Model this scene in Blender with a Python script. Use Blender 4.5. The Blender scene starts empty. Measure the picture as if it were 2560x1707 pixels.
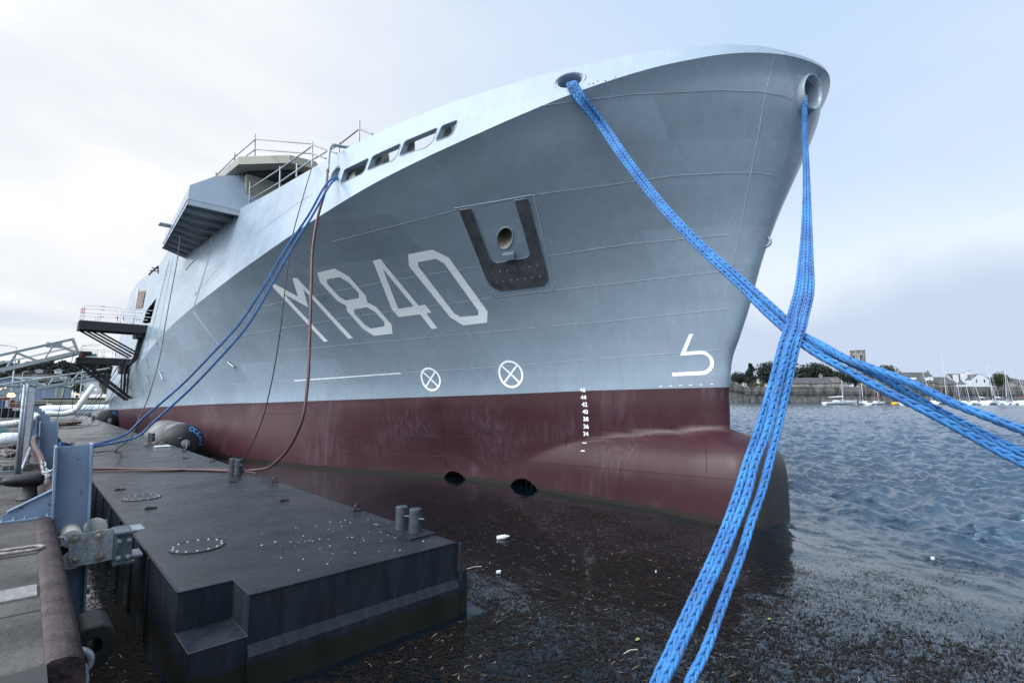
import bpy, bmesh, math, random
import numpy as np
from mathutils import Vector, Matrix, geometry
from mathutils.bvhtree import BVHTree
from math import sin, cos, pi, radians, sqrt, atan2, atan, tan
random.seed(7); RNG = np.random.default_rng(7)
SC = bpy.context.scene; COL = SC.collection

# ------------------------------------------------------------------ camera
F, CX, CY, HC = 1250.0, 1280.0, 853.5, 2.7
PIT = atan((989 - CY) / F); YAW = atan((CX - 67) / (F / cos(PIT)))
FW = Vector((sin(YAW) * cos(PIT), cos(YAW) * cos(PIT), sin(PIT)))
RT = Vector((cos(YAW), -sin(YAW), 0.0)); UP = RT.cross(FW)
EYE = Vector((0, 0, HC))
cam_d = bpy.data.cameras.new('camera'); cam = bpy.data.objects.new('camera', cam_d); COL.objects.link(cam)
cam_d.sensor_width = 36.0; cam_d.lens = 36.0 * F / 2560.0; cam_d.clip_end = 6000.0; cam_d.clip_start = 0.05
cam.matrix_world = Matrix((( RT.x, UP.x, -FW.x, EYE.x), (RT.y, UP.y, -FW.y, EYE.y), (RT.z, UP.z, -FW.z, EYE.z), (0, 0, 0, 1)))
SC.camera = cam

# ------------------------------------------------------------------ sky and light
SUN_EL, SUN_AZ = radians(44), radians(-88)          # azimuth from +Y towards +X
W = bpy.data.worlds.new("World"); SC.world = W; W.use_nodes = True
def build_world():
    nt = W.node_tree; N = nt.nodes; L = nt.links; N.clear()
    out = N.new('ShaderNodeOutputWorld'); bg = N.new('ShaderNodeBackground'); bg.inputs[1].default_value = 0.15
    sky = N.new('ShaderNodeTexSky'); sky.sky_type = 'NISHITA'; sky.sun_disc = False
    sky.sun_elevation = SUN_EL; sky.sun_rotation = SUN_AZ; sky.dust_density = 1.5; sky.ozone_density = 2.0
    tc = N.new('ShaderNodeTexCoord')
    sep = N.new('ShaderNodeSeparateXYZ'); L.new(tc.outputs['Generated'], sep.inputs[0])
    # cloud deck projected on a high plane: direction.xy / (z + c)
    add = N.new('ShaderNodeMath'); add.operation = 'ADD'; add.inputs[1].default_value = 0.16; L.new(sep.outputs[2], add.inputs[0])
    mx = N.new('ShaderNodeMath'); mx.operation = 'MAXIMUM'; mx.inputs[1].default_value = 0.08; L.new(add.outputs[0], mx.inputs[0])
    com = N.new('ShaderNodeCombineXYZ')
    for i in (0, 1):
        d = N.new('ShaderNodeMath'); d.operation = 'DIVIDE'; L.new(sep.outputs[i], d.inputs[0]); L.new(mx.outputs[0], d.inputs[1]); L.new(d.outputs[0], com.inputs[i])
    n1 = N.new('ShaderNodeTexNoise'); n1.inputs['Scale'].default_value = 0.62; n1.inputs['Detail'].default_value = 7; n1.inputs['Roughness'].default_value = 0.52
    n1.inputs['Distortion'].default_value = 0.35
    L.new(com.outputs[0], n1.inputs['Vector'])
    cr = N.new('ShaderNodeValToRGB'); cr.color_ramp.elements[0].position = 0.36; cr.color_ramp.elements[1].position = 0.62
    L.new(n1.outputs['Fac'], cr.inputs[0])
    # cloud shade: bright white to blue grey
    cc = N.new('ShaderNodeMixRGB'); cc.inputs[1].default_value = (3.7, 4.05, 4.7, 1); cc.inputs[2].default_value = (5.6, 5.58, 5.5, 1); L.new(cr.outputs[0], cc.inputs[0])
    # clear part: high thin blue towards +X / -Y (the right of the photograph)
    dot = N.new('ShaderNodeVectorMath'); dot.operation = 'DOT_PRODUCT'; dot.inputs[1].default_value = (0.80, -0.42, 0.30); L.new(tc.outputs['Generated'], dot.inputs[0])
    mr = N.new('ShaderNodeMapRange'); mr.interpolation_type = 'SMOOTHSTEP'; mr.inputs[1].default_value = -0.1; mr.inputs[2].default_value = 0.75; L.new(dot.outputs['Value'], mr.inputs[0])
    hs = N.new('ShaderNodeMixRGB'); hs.inputs[0].default_value = 0.88; L.new(sky.outputs[0], hs.inputs[1])
    hz = N.new('ShaderNodeMapRange'); hz.interpolation_type = 'SMOOTHSTEP'; hz.inputs[1].default_value = 0.46; hz.inputs[2].default_value = 0.12; L.new(sep.outputs[2], hz.inputs[0])
    hc = N.new('ShaderNodeMixRGB'); hc.inputs[1].default_value = (3.25, 4.25, 5.6, 1); hc.inputs[2].default_value = (5.0, 5.3, 5.7, 1); L.new(hz.outputs[0], hc.inputs[0]); L.new(hc.outputs[0], hs.inputs[2])
    n5 = N.new('ShaderNodeTexNoise'); n5.inputs['Scale'].default_value = 1.1; n5.inputs['Detail'].default_value = 8; n5.inputs['Distortion'].default_value = .5; L.new(com.outputs[0], n5.inputs['Vector'])
    c5 = N.new('ShaderNodeMapRange'); c5.inputs[1].default_value = .42; c5.inputs[2].default_value = .68; c5.inputs[3].default_value = 1.0; c5.inputs[4].default_value = .68; L.new(n5.outputs['Fac'], c5.inputs[0])
    m55 = N.new('ShaderNodeMath'); m55.operation = 'MULTIPLY'; L.new(mr.outputs[0], m55.inputs[0]); L.new(c5.outputs[0], m55.inputs[1])
    mixc = N.new('ShaderNodeMixRGB'); L.new(m55.outputs[0], mixc.inputs[0]); L.new(cc.outputs[0], mixc.inputs[1]); L.new(hs.outputs[0], mixc.inputs[2])
    # low bank of grey blue cloud close to the horizon
    n2 = N.new('ShaderNodeTexNoise'); n2.inputs['Scale'].default_value = 2.2; n2.inputs['Detail'].default_value = 7
    L.new(tc.outputs['Generated'], n2.inputs['Vector'])
    ed = N.new('ShaderNodeMath'); ed.operation = 'MULTIPLY_ADD'; ed.inputs[1].default_value = 0.26; L.new(n2.outputs['Fac'], ed.inputs[0]); 
    sb = N.new('ShaderNodeMath'); sb.operation = 'SUBTRACT'; L.new(sep.outputs[2], sb.inputs[0]); L.new(ed.outputs[0], sb.inputs[1]); ed.inputs[2].default_value = 0.0
    mb = N.new('ShaderNodeMapRange'); mb.interpolation_type = 'SMOOTHSTEP'; mb.inputs[1].default_value = 0.075; mb.inputs[2].default_value = 0.0; L.new(sb.outputs[0], mb.inputs[0])
    m3 = N.new('ShaderNodeMath'); m3.operation = 'MULTIPLY'; L.new(mr.outputs[0], m3.inputs[1]); L.new(mb.outputs[0], m3.inputs[0])
    fin = N.new('ShaderNodeMixRGB'); fin.inputs[2].default_value = (3.2, 3.75, 4.7, 1); L.new(m3.outputs[0], fin.inputs[0]); L.new(mixc.outputs[0], fin.inputs[1])
    sdv = (sin(SUN_AZ) * cos(SUN_EL), cos(SUN_AZ) * cos(SUN_EL), sin(SUN_EL))
    dg = N.new('ShaderNodeVectorMath'); dg.operation = 'DOT_PRODUCT'; dg.inputs[1].default_value = sdv; L.new(tc.outputs['Generated'], dg.inputs[0])
    mg = N.new('ShaderNodeMapRange'); mg.interpolation_type = 'SMOOTHSTEP'; mg.inputs[1].default_value = 0.35; mg.inputs[2].default_value = 1.0; mg.inputs[3].default_value = 1.0; mg.inputs[4].default_value = 4.8; L.new(dg.outputs['Value'], mg.inputs[0])
    gl = N.new('ShaderNodeVectorMath'); gl.operation = 'SCALE'; L.new(fin.outputs[0], gl.inputs[0]); L.new(mg.outputs[0], gl.inputs['Scale'])
    bk = N.new('ShaderNodeMapRange'); bk.interpolation_type = 'SMOOTHSTEP'; bk.inputs[1].default_value = 0.05; bk.inputs[2].default_value = -0.75; bk.inputs[3].default_value = 1.0; bk.inputs[4].default_value = 0.92; L.new(sep.outputs[1], bk.inputs[0])
    g2 = N.new('ShaderNodeVectorMath'); g2.operation = 'SCALE'; L.new(gl.outputs[0], g2.inputs[0]); L.new(bk.outputs[0], g2.inputs['Scale'])
    L.new(g2.outputs[0], bg.inputs[0]); L.new(bg.outputs[0], out.inputs[0])
build_world()
sun_d = bpy.data.lights.new('sun', 'SUN'); sun_d.energy = 1.5; sun_d.angle = radians(14); sun_d.color = (1.0, 0.975, 0.95)
sun = bpy.data.objects.new('sun', sun_d); COL.objects.link(sun)
_sd = Vector((sin(SUN_AZ) * cos(SUN_EL), cos(SUN_AZ) * cos(SUN_EL), sin(SUN_EL)))
sun.rotation_euler = _sd.to_track_quat('Z', 'Y').to_euler()
SC.view_settings.view_transform = 'Standard'; SC.view_settings.look = 'None'; SC.view_settings.exposure = 0.33; SC.view_settings.gamma = 1.0

# ------------------------------------------------------------------ helpers
def ray(x, y): return FW + RT * ((x - CX) / F) - UP * ((y - CY) / F)
def atz(x, y, z): d = ray(x, y); return EYE + d * ((z - HC) / d.z)
def atx(x, y, X): d = ray(x, y); return EYE + d * (X / d.x)
def aty(x, y, Y): d = ray(x, y); return EYE + d * (Y / d.y)
def atd(x, y, D): return EYE + ray(x, y) * D
def proj(P):
    v = Vector(P) - EYE; D = v.dot(FW); return CX + F * v.dot(RT) / D, CY - F * v.dot(UP) / D, D
def V(*a): return Vector(a)
def tag(o, label=None, cat=None, group=None, kind=None):
    if label: o['label'] = label
    if cat: o['category'] = cat
    if group: o['group'] = group
    if kind: o['kind'] = kind
    return o
def empty(name, loc=(0, 0, 0), label=None, cat=None, group=None):
    o = bpy.data.objects.new(name, None); COL.objects.link(o); o.location = loc; o.empty_display_size = 0.2
    return tag(o, label, cat, group)

class MB:
    """collects geometry in world space and links it as one mesh object"""
    def __init__(s): s.v = []; s.f = []; s.mi = []; s.m = 0
    def quad(s, *p):
        i = len(s.v); s.v += [tuple(q) for q in p]; s.f.append(tuple(range(i, i + len(p)))); s.mi.append(s.m)
    def add(s, verts, faces):
        i = len(s.v); s.v += [tuple(q) for q in verts]
        for f in faces: s.f.append(tuple(i + k for k in f)); s.mi.append(s.m)
    def box(s, c, sx, sy, sz, ax=None, bev=0.0):
        X, Y, Z = ax if ax else (V(1, 0, 0), V(0, 1, 0), V(0, 0, 1)); c = Vector(c)
        if bev > 0:
            bm = bmesh.new(); bmesh.ops.create_cube(bm, size=1.0)
            for v in bm.verts: v.co = Vector((v.co.x * sx, v.co.y * sy, v.co.z * sz))
            bmesh.ops.bevel(bm, geom=list(bm.edges), offset=bev, segments=2, affect='EDGES', profile=0.6)
            bm.verts.index_update()
            s.add([c + X * v.co.x + Y * v.co.y + Z * v.co.z for v in bm.verts], [[v.index for v in f.verts] for f in bm.faces]); bm.free(); return
        vs = [c + X * (sx / 2 * a) + Y * (sy / 2 * b) + Z * (sz / 2 * d) for d in (-1, 1) for b in (-1, 1) for a in (-1, 1)]
        s.add(vs, [(0, 2, 3, 1), (4, 5, 7, 6), (0, 1, 5, 4), (2, 6, 7, 3), (0, 4, 6, 2), (1, 3, 7, 5)])
    def tube(s, pts, r, n=8, caps=True, closed=False, ref=None):
        pts = [Vector(p) for p in pts]; m = len(pts); rings = []
        rr = r if hasattr(r, '__len__') else [r] * m
        t0 = (pts[1] - pts[0]).normalized(); a = Vector(ref) if ref else (V(0, 0, 1) if abs(t0.z) < 0.9 else V(1, 0, 0))
        nrm = (a - t0 * a.dot(t0)).normalized()
        for i, p in enumerate(pts):
            if closed: t = pts[(i + 1) % m] - pts[i - 1]
            else: t = pts[min(i + 1, m - 1)] - pts[max(i - 1, 0)]
            if t.length < 1e-9: t = t0
            t = t.normalized(); nrm = nrm - t * nrm.dot(t)
            nrm = nrm.normalized() if nrm.length > 1e-6 else t.orthogonal().normalized()
            b = t.cross(nrm)
            rings.append([p + (nrm * cos(2 * pi * k / n) + b * sin(2 * pi * k / n)) * rr[i] for k in range(n)])
        i0 = len(s.v)
        for R in rings: s.v += [tuple(q) for q in R]
        for i in range(m if closed else m - 1):
            for k in range(n):
                a0 = i0 + i * n + k; a1 = i0 + i * n + (k + 1) % n; j = (i + 1) % m
                s.f.append((a0, a1, i0 + j * n + (k + 1) % n, i0 + j * n + k)); s.mi.append(s.m)
        if caps and not closed:
            s.f.append(tuple(i0 + k for k in range(n))[::-1]); s.f.append(tuple(i0 + (m - 1) * n + k for k in range(n))); s.mi += [s.m] * 2
    def lathe(s, c, axis, prof, n=20, xdir=None, sy=1.0, caps=True):
        """prof = [(radius, height)]; axis = direction; sy squashes the second radial axis"""
        c = Vector(c); A = Vector(axis).normalized(); X = Vector(xdir) if xdir else A.orthogonal(); X = (X - A * X.dot(A)).normalized(); Y = A.cross(X)
        i0 = len(s.v)
        for (r, h) in prof:
            for k in range(n): s.v.append(tuple(c + A * h + X * (r * cos(2 * pi * k / n)) + Y * (r * sy * sin(2 * pi * k / n))))
        for i in range(len(prof) - 1):
            for k in range(n): s.f.append((i0 + i * n + k, i0 + i * n + (k + 1) % n, i0 + (i + 1) * n + (k + 1) % n, i0 + (i + 1) * n + k)); s.mi.append(s.m)
        if caps:
            s.f.append(tuple(i0 + k for k in range(n))[::-1]); s.f.append(tuple(i0 + (len(prof) - 1) * n + k for k in range(n))); s.mi += [s.m] * 2
    def cyl(s, a, b, r, n=10): s.tube([a, b], r, n)
    def prism(s, poly, d):
        """poly: planar list of points, extruded by vector d"""
        poly = [Vector(p) for p in poly]; d = Vector(d); n = len(poly)
        s.add(poly + [p + d for p in poly], [tuple(range(n))[::-1], tuple(range(n, 2 * n))] + [(k, (k + 1) % n, n + (k + 1) % n, n + k) for k in range(n)])
    def build(s, name, mat, parent=None, smooth=False, label=None, angle=None, recalc=True):
        me = bpy.data.meshes.new(name); me.from_pydata(s.v, [], s.f)
        mats = mat if isinstance(mat, (list, tuple)) else [mat]
        for m_ in mats: me.materials.append(m_)
        me.polygons.foreach_set('material_index', s.mi)
        if recalc and len(s.f) < 60000:
            bm = bmesh.new(); bm.from_mesh(me); bmesh.ops.recalc_face_normals(bm, faces=bm.faces); bm.to_mesh(me); bm.free()
        if smooth or angle:
            me.polygons.foreach_set('use_smooth', [True] * len(me.polygons))
        if angle: me.set_sharp_from_angle(angle=radians(angle))
        me.update(); o = bpy.data.objects.new(name, me); COL.objects.link(o)
        if parent is not None:
            o.parent = parent
            if parent.location.length > 0 or parent.parent: o.matrix_parent_inverse = base_matrix(parent).inverted()
        if label: o['label'] = label
        return o
def base_matrix(o):
    m = Matrix.Translation(o.location) @ o.rotation_euler.to_matrix().to_4x4()
    if o.parent: m = base_matrix(o.parent) @ o.matrix_parent_inverse @ m
    return m
def children(o): return [c for c in bpy.data.objects if c.parent == o]
def copy_tree(o, parent=None):
    c = o.copy(); COL.objects.link(c)
    if parent: c.parent = parent
    for ch in children(o): copy_tree(ch, c)
    return c
def catmull(P, n):
    """smooth curve through control points, n points per span (tangents scaled by span length)"""
    P = [Vector(p) for p in P]; m = len(P); d = [max((P[i + 1] - P[i]).length, 1e-6) for i in range(m - 1)]; T = []
    for i in range(m):
        if i == 0: T.append((P[1] - P[0]) / d[0])
        elif i == m - 1: T.append((P[-1] - P[-2]) / d[-1])
        else: T.append(((P[i + 1] - P[i]) / d[i] * d[i - 1] + (P[i] - P[i - 1]) / d[i - 1] * d[i]) / (d[i - 1] + d[i]))
    out = []
    for i in range(m - 1):
        for k in range(n):
            t = k / n; out.append(P[i] * (2 * t ** 3 - 3 * t * t + 1) + T[i] * (d[i] * (t ** 3 - 2 * t * t + t)) + P[i + 1] * (3 * t * t - 2 * t ** 3) + T[i + 1] * (d[i] * (t ** 3 - t * t)))
    out.append(P[-1]); return out
def resample(P, step):
    out = [P[0]]; acc = 0.0
    for a, b in zip(P, P[1:]):
        L = (b - a).length; d = step - acc
        while d <= L: out.append(a.lerp(b, d / L)); d += step
        acc = L - (d - step)
    return out
def smoothstep(a, b, x): t = np.clip((x - a) / (b - a), 0, 1); return t * t * (3 - 2 * t)

# ------------------------------------------------------------------ materials
def mat(name, col, rough=0.5, metal=0.0, var=0.12, vscale=3.0, bump=0.0, bscale=30.0, col2=None, spec=0.5, stretch=None, emis=None, coat=0.0, detail=6, lo=0.35, hi=0.7, patch=None, scum=None, rvar=0.0):
    m = bpy.data.materials.new(name); m.use_nodes = True; nt = m.node_tree; N = nt.nodes; L = nt.links
    b = N['Principled BSDF']; b.inputs['Roughness'].default_value = rough; b.inputs['Metallic'].default_value = metal
    b.inputs['Specular IOR Level'].default_value = spec; b.inputs['Coat Weight'].default_value = coat
    tc = N.new('ShaderNodeTexCoord'); mp = N.new('ShaderNodeMapping'); L.new(tc.outputs['Object'], mp.inputs[0])
    if stretch: mp.inputs['Scale'].default_value = stretch
    n = N.new('ShaderNodeTexNoise'); n.inputs['Scale'].default_value = vscale; n.inputs['Detail'].default_value = detail; n.inputs['Roughness'].default_value = 0.6
    L.new(mp.outputs[0], n.inputs['Vector'])
    cr = N.new('ShaderNodeValToRGB'); c2 = col2 if col2 else tuple(min(1, c * (1 + var)) for c in col); c1 = col if col2 else tuple(c * (1 - var) for c in col)
    cr.color_ramp.elements[0].color = (*c1, 1); cr.color_ramp.elements[1].color = (*c2, 1); cr.color_ramp.elements[0].position = lo; cr.color_ramp.elements[1].position = hi
    L.new(n.outputs['Fac'], cr.inputs[0]); last = cr.outputs[0]
    if patch:         # worn or rusty spots: (colour, low, high, scale)
        pn = N.new('ShaderNodeTexNoise'); pn.inputs['Scale'].default_value = patch[3]; pn.inputs['Detail'].default_value = 11; pn.inputs['Roughness'].default_value = 0.68; L.new(mp.outputs[0], pn.inputs['Vector'])
        pr = N.new('ShaderNodeMapRange'); pr.inputs[1].default_value = patch[1]; pr.inputs[2].default_value = patch[2]; L.new(pn.outputs['Fac'], pr.inputs[0])
        px_ = N.new('ShaderNodeMixRGB'); px_.inputs[2].default_value = (*patch[0], 1); L.new(pr.outputs[0], px_.inputs[0]); L.new(last, px_.inputs[1]); last = px_.outputs[0]
    if scum:          # fouled band along the waterline: (colour, height)
        sp_ = N.new('ShaderNodeSeparateXYZ'); L.new(tc.outputs['Object'], sp_.inputs[0]); sn = N.new('ShaderNodeTexNoise'); sn.inputs['Scale'].default_value = 5; sn.inputs['Detail'].default_value = 6; L.new(tc.outputs['Object'], sn.inputs['Vector'])
        sa = N.new('ShaderNodeMath'); sa.operation = 'MULTIPLY_ADD'; sa.inputs[1].default_value = -0.22; L.new(sn.outputs['Fac'], sa.inputs[0]); L.new(sp_.outputs[2], sa.inputs[2])
        sr = N.new('ShaderNodeMapRange'); sr.inputs[1].default_value = scum[1] - 0.11; sr.inputs[2].default_value = scum[1] - 0.16; L.new(sa.outputs[0], sr.inputs[0])
        sx_ = N.new('ShaderNodeMixRGB'); sx_.inputs[2].default_value = (*scum[0], 1); L.new(sr.outputs[0], sx_.inputs[0]); L.new(last, sx_.inputs[1]); last = sx_.outputs[0]
    L.new(last, b.inputs['Base Color'])
    if rvar > 0:
        rn = N.new('ShaderNodeTexNoise'); rn.inputs['Scale'].default_value = 0.7; rn.inputs['Detail'].default_value = 5; rn.inputs['Roughness'].default_value = .6; L.new(mp.outputs[0], rn.inputs['Vector'])
        rm = N.new('ShaderNodeMapRange'); rm.inputs[1].default_value = .38; rm.inputs[2].default_value = .62; rm.inputs[3].default_value = rough - rvar; rm.inputs[4].default_value = rough + rvar; L.new(rn.outputs['Fac'], rm.inputs[0]); L.new(rm.outputs[0], b.inputs['Roughness'])
    if bump > 0:
        n2 = N.new('ShaderNodeTexNoise'); n2.inputs['Scale'].default_value = bscale; n2.inputs['Detail'].default_value = 5; L.new(tc.outputs['Object'], n2.inputs['Vector'])
        bp = N.new('ShaderNodeBump'); bp.inputs['Strength'].default_value = 1.0; bp.inputs['Distance'].default_value = bump; L.new(n2.outputs['Fac'], bp.inputs['Height']); L.new(bp.outputs[0], b.inputs['Normal'])
    if emis: b.inputs['Emission Color'].default_value = (*emis[0], 1); b.inputs['Emission Strength'].default_value = emis[1]
    return m
def _node(N, t, **k):
    n = N.new(t)
    for a, b in k.items(): setattr(n, a, b)
    return n
def hull_material(name, base, rough, streak=None, salt=0.0):
    """ship paint: slightly different plates, faint dents, run marks"""
    m = bpy.data.materials.new(name); m.use_nodes = True; nt = m.node_tree; N = nt.nodes; L = nt.links; b = N['Principled BSDF']
    tc = N.new('ShaderNodeTexCoord'); sp = N.new('ShaderNodeSeparateXYZ'); L.new(tc.outputs['Object'], sp.inputs[0])
    cb = N.new('ShaderNodeCombineXYZ'); L.new(sp.outputs[1], cb.inputs[0]); L.new(sp.outputs[2], cb.inputs[1])
    # plates
    br = N.new('ShaderNodeTexBrick'); br.inputs['Scale'].default_value = 1.0; br.inputs['Brick Width'].default_value = 3.1; br.inputs['Row Height'].default_value = 0.83
    br.inputs['Mortar Size'].default_value = 0.0; br.offset = 0.37; br.inputs['Color1'].default_value = (0.90, 0.90, 0.90, 1); br.inputs['Color2'].default_value = (1.09, 1.09, 1.09, 1)
    wob = N.new('ShaderNodeTexNoise'); wob.inputs['Scale'].default_value = 0.18; wob.inputs['Detail'].default_value = 0.0; L.new(cb.outputs[0], wob.inputs['Vector'])
    va = N.new('ShaderNodeVectorMath'); va.operation = 'MULTIPLY_ADD'; va.inputs[1].default_value = (0.25, 0.25, 0); L.new(wob.outputs['Color'], va.inputs[0]); L.new(cb.outputs[0], va.inputs[2])
    L.new(va.outputs[0], br.inputs['Vector'])
    # cloudy spray variation
    n1 = N.new('ShaderNodeTexNoise'); n1.inputs['Scale'].default_value = 0.7; n1.inputs['Detail'].default_value = 8; n1.inputs['Roughness'].default_value = 0.65; L.new(tc.outputs['Object'], n1.inputs['Vector'])
    r1 = N.new('ShaderNodeMapRange'); r1.inputs[3].default_value = 0.95; r1.inputs[4].default_value = 1.05; r1.inputs[1].default_value = 0.3; r1.inputs[2].default_value = 0.7; L.new(n1.outputs['Fac'], r1.inputs[0])
    # vertical runs
    mp = N.new('ShaderNodeMapping'); mp.inputs['Scale'].default_value = (4.0, 4.0, 0.22); L.new(tc.outputs['Object'], mp.inputs[0])
    n2 = N.new('ShaderNodeTexNoise'); n2.inputs['Scale'].default_value = 1.6; n2.inputs['Detail'].default_value = 7; n2.inputs['Roughness'].default_value = 0.62; L.new(mp.outputs[0], n2.inputs['Vector'])
    r2 = N.new('ShaderNodeMapRange'); r2.inputs[3].default_value = 0.95; r2.inputs[4].default_value = 1.05; r2.inputs[1].default_value = 0.35; r2.inputs[2].default_value = 0.65; L.new(n2.outputs['Fac'], r2.inputs[0])
    m1 = _node(N, 'ShaderNodeMath', operation='MULTIPLY'); L.new(r1.outputs[0], m1.inputs[0]); L.new(r2.outputs[0], m1.inputs[1])
    mc = N.new('ShaderNodeVectorMath'); mc.operation = 'SCALE'; L.new(br.outputs['Color'], mc.inputs[0]); L.new(m1.outputs[0], mc.inputs['Scale'])
    mm = N.new('ShaderNodeVectorMath'); mm.operation = 'MULTIPLY'; mm.inputs[1].default_value = base; L.new(mc.outputs[0], mm.inputs[0])
    last = mm.outputs[0]
    if salt > 0:      # pale dried salt running down the antifouling, in patches
        n3 = N.new('ShaderNodeTexNoise'); n3.inputs['Scale'].default_value = 0.45; n3.inputs['Detail'].default_value = 3; L.new(cb.outputs[0], n3.inputs['Vector'])
        r3 = N.new('ShaderNodeMapRange'); r3.inputs[1].default_value = 0.47; r3.inputs[2].default_value = 0.62; L.new(n3.outputs['Fac'], r3.inputs[0])
        mp2 = N.new('ShaderNodeMapping'); mp2.inputs['Scale'].default_value = (7.0, 7.0, 0.45); L.new(tc.outputs['Object'], mp2.inputs[0])
        n4 = N.new('ShaderNodeTexNoise'); n4.inputs['Scale'].default_value = 1.5; n4.inputs['Detail'].default_value = 8; n4.inputs['Roughness'].default_value = 0.7; L.new(mp2.outputs[0], n4.inputs['Vector'])
        r4 = N.new('ShaderNodeMapRange'); r4.inputs[1].default_value = 0.42; r4.inputs[2].default_value = 0.72; L.new(n4.outputs['Fac'], r4.inputs[0])
        m5 = _node(N, 'ShaderNodeMath', operation='MULTIPLY'); L.new(r3.outputs[0], m5.inputs[0]); L.new(r4.outputs[0], m5.inputs[1])
        m6 = _node(N, 'ShaderNodeMath', operation='MULTIPLY_ADD'); m6.inputs[1].default_value = salt; m6.inputs[2].default_value = 0.0; L.new(m5.outputs[0], m6.inputs[0])
        r6 = N.new('ShaderNodeMapRange'); r6.inputs[1].default_value = 0.66; r6.inputs[2].default_value = 0.8; r6.inputs[4].default_value = 0.16; L.new(n4.outputs['Fac'], r6.inputs[0])
        m7 = _node(N, 'ShaderNodeMath', operation='ADD'); m7.use_clamp = True; L.new(m6.outputs[0], m7.inputs[0]); L.new(r6.outputs[0], m7.inputs[1])
        mx = N.new('ShaderNodeMixRGB'); mx.inputs[2].default_value = (0.19, 0.165, 0.20, 1); L.new(m7.outputs[0], mx.inputs[0]); L.new(last, mx.inputs[1]); last = mx.outputs[0]
        sn = N.new('ShaderNodeTexNoise'); sn.inputs['Scale'].default_value = 3; sn.inputs['Detail'].default_value = 8; L.new(tc.outputs['Object'], sn.inputs['Vector'])
        sa = N.new('ShaderNodeMath'); sa.operation = 'MULTIPLY_ADD'; sa.inputs[1].default_value = -0.18; L.new(sn.outputs['Fac'], sa.inputs[0]); L.new(sp.outputs[2], sa.inputs[2])
        sr = N.new('ShaderNodeMapRange'); sr.inputs[1].default_value = 0.05; sr.inputs[2].default_value = 0.0; L.new(sa.outputs[0], sr.inputs[0])
        sx_ = N.new('ShaderNodeMixRGB'); sx_.inputs[2].default_value = (0.012, 0.010, 0.008, 1); L.new(sr.outputs[0], sx_.inputs[0]); L.new(last, sx_.inputs[1]); last = sx_.outputs[0]
        b.inputs['Specular IOR Level'].default_value = 0.38
    L.new(last, b.inputs['Base Color']); 
    rr = N.new('ShaderNodeMapRange'); rr.inputs[3].default_value = rough - 0.06; rr.inputs[4].default_value = rough + 0.1; L.new(n1.outputs['Fac'], rr.inputs[0]); L.new(rr.outputs[0], b.inputs['Roughness'])
    # dents: plate panels pulled between frames + orange peel
    mpd = N.new('ShaderNodeMapping'); mpd.inputs['Scale'].default_value = (1.0, 1.15, 1.0); L.new(tc.outputs['Object'], mpd.inputs[0])
    nd = N.new('ShaderNodeTexNoise'); nd.inputs['Scale'].default_value = 1.1; nd.inputs['Detail'].default_value = 1.5; L.new(mpd.outputs[0], nd.inputs['Vector'])
    b1 = N.new('ShaderNodeBump'); b1.inputs['Distance'].default_value = 0.035; b1.inputs['Strength'].default_value = 0.55; L.new(nd.outputs['Fac'], b1.inputs['Height'])
    b2 = N.new('ShaderNodeBump'); b2.inputs['Distance'].default_value = 0.02; b2.inputs['Strength'].default_value = 0.3; L.new(br.outputs['Color'], b2.inputs['Height']); L.new(b1.outputs[0], b2.inputs['Normal'])
    no = N.new('ShaderNodeTexNoise'); no.inputs['Scale'].default_value = 60; L.new(tc.outputs['Object'], no.inputs['Vector'])
    b3 = N.new('ShaderNodeBump'); b3.inputs['Distance'].default_value = 0.0012; b3.inputs['Strength'].default_value = 0.5; L.new(no.outputs['Fac'], b3.inputs['Height']); L.new(b1.outputs[0], b3.inputs['Normal'])
    L.new(b3.outputs[0], b.inputs['Normal'])
    return m
M = {}
M['hull'] = hull_material('grey_hull_paint', (0.200, 0.264, 0.330), 0.25)
M['red'] = hull_material('antifouling', (0.032, 0.0075, 0.0135), 0.42, salt=0.26)
M['white_paint'] = mat('marking_white', (0.84, 0.91, 0.98), 0.45, var=0.04, vscale=2, patch=((.66, .73, .80), .58, .74, 3))
M['seam'] = mat('weld_paint', (0.34, 0.41, 0.48), 0.4, var=0.05)
M['olive'] = mat('primer_beige', (0.21, 0.22, 0.195), 0.6, var=0.06, vscale=1.5)
M['dark'] = mat('dark_void', (0.012, 0.013, 0.015), 0.7)
M['rubber'] = mat('black_rubber', (0.007, 0.008, 0.010), 0.62, spec=.3, var=0.4, vscale=4, bump=0.004, bscale=25)
M['bronze'] = mat('dome_plates', (0.022, 0.019, 0.020), 0.45, var=0.25, vscale=1.5, stretch=(3, 3, 0.6))
M['anchor_pad'] = mat('worn_pad', (0.055, 0.060, 0.072), 0.5, var=0.35, vscale=4, bump=0.003, bscale=14)
M['cream'] = mat('cream_primer', (0.42, 0.40, 0.33), 0.6)
M['galv'] = mat('galvanised', (0.26, 0.30, 0.34), 0.45, metal=0.4, var=0.3, vscale=22, bump=0.001, bscale=60, patch=((.10, .07, .05), .58, .68, 9))
M['blue_steel'] = mat('blue_grey_paint', (0.13, 0.19, 0.28), 0.5, var=0.14, vscale=3.5, bump=0.0015, bscale=60, patch=((.07, .05, .045), .60, .66, 7), rvar=.1)
M['black_steel'] = mat('black_steel', (0.012, 0.014, 0.018), 0.5, var=0.3, vscale=5, patch=((.05, .03, .022), .6, .7, 6))
M['pontoon'] = mat('pontoon_paint', (0.006, 0.009, 0.014), 0.5, spec=.3, col2=(0.014, 0.022, 0.034), vscale=3.2, bump=0.003, bscale=30, stretch=(3.5, 3.5, 0.6), patch=((.012, .010, .009), .56, .66, 2.5), scum=((.010, .011, .008), .30), rvar=.12)
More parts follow.
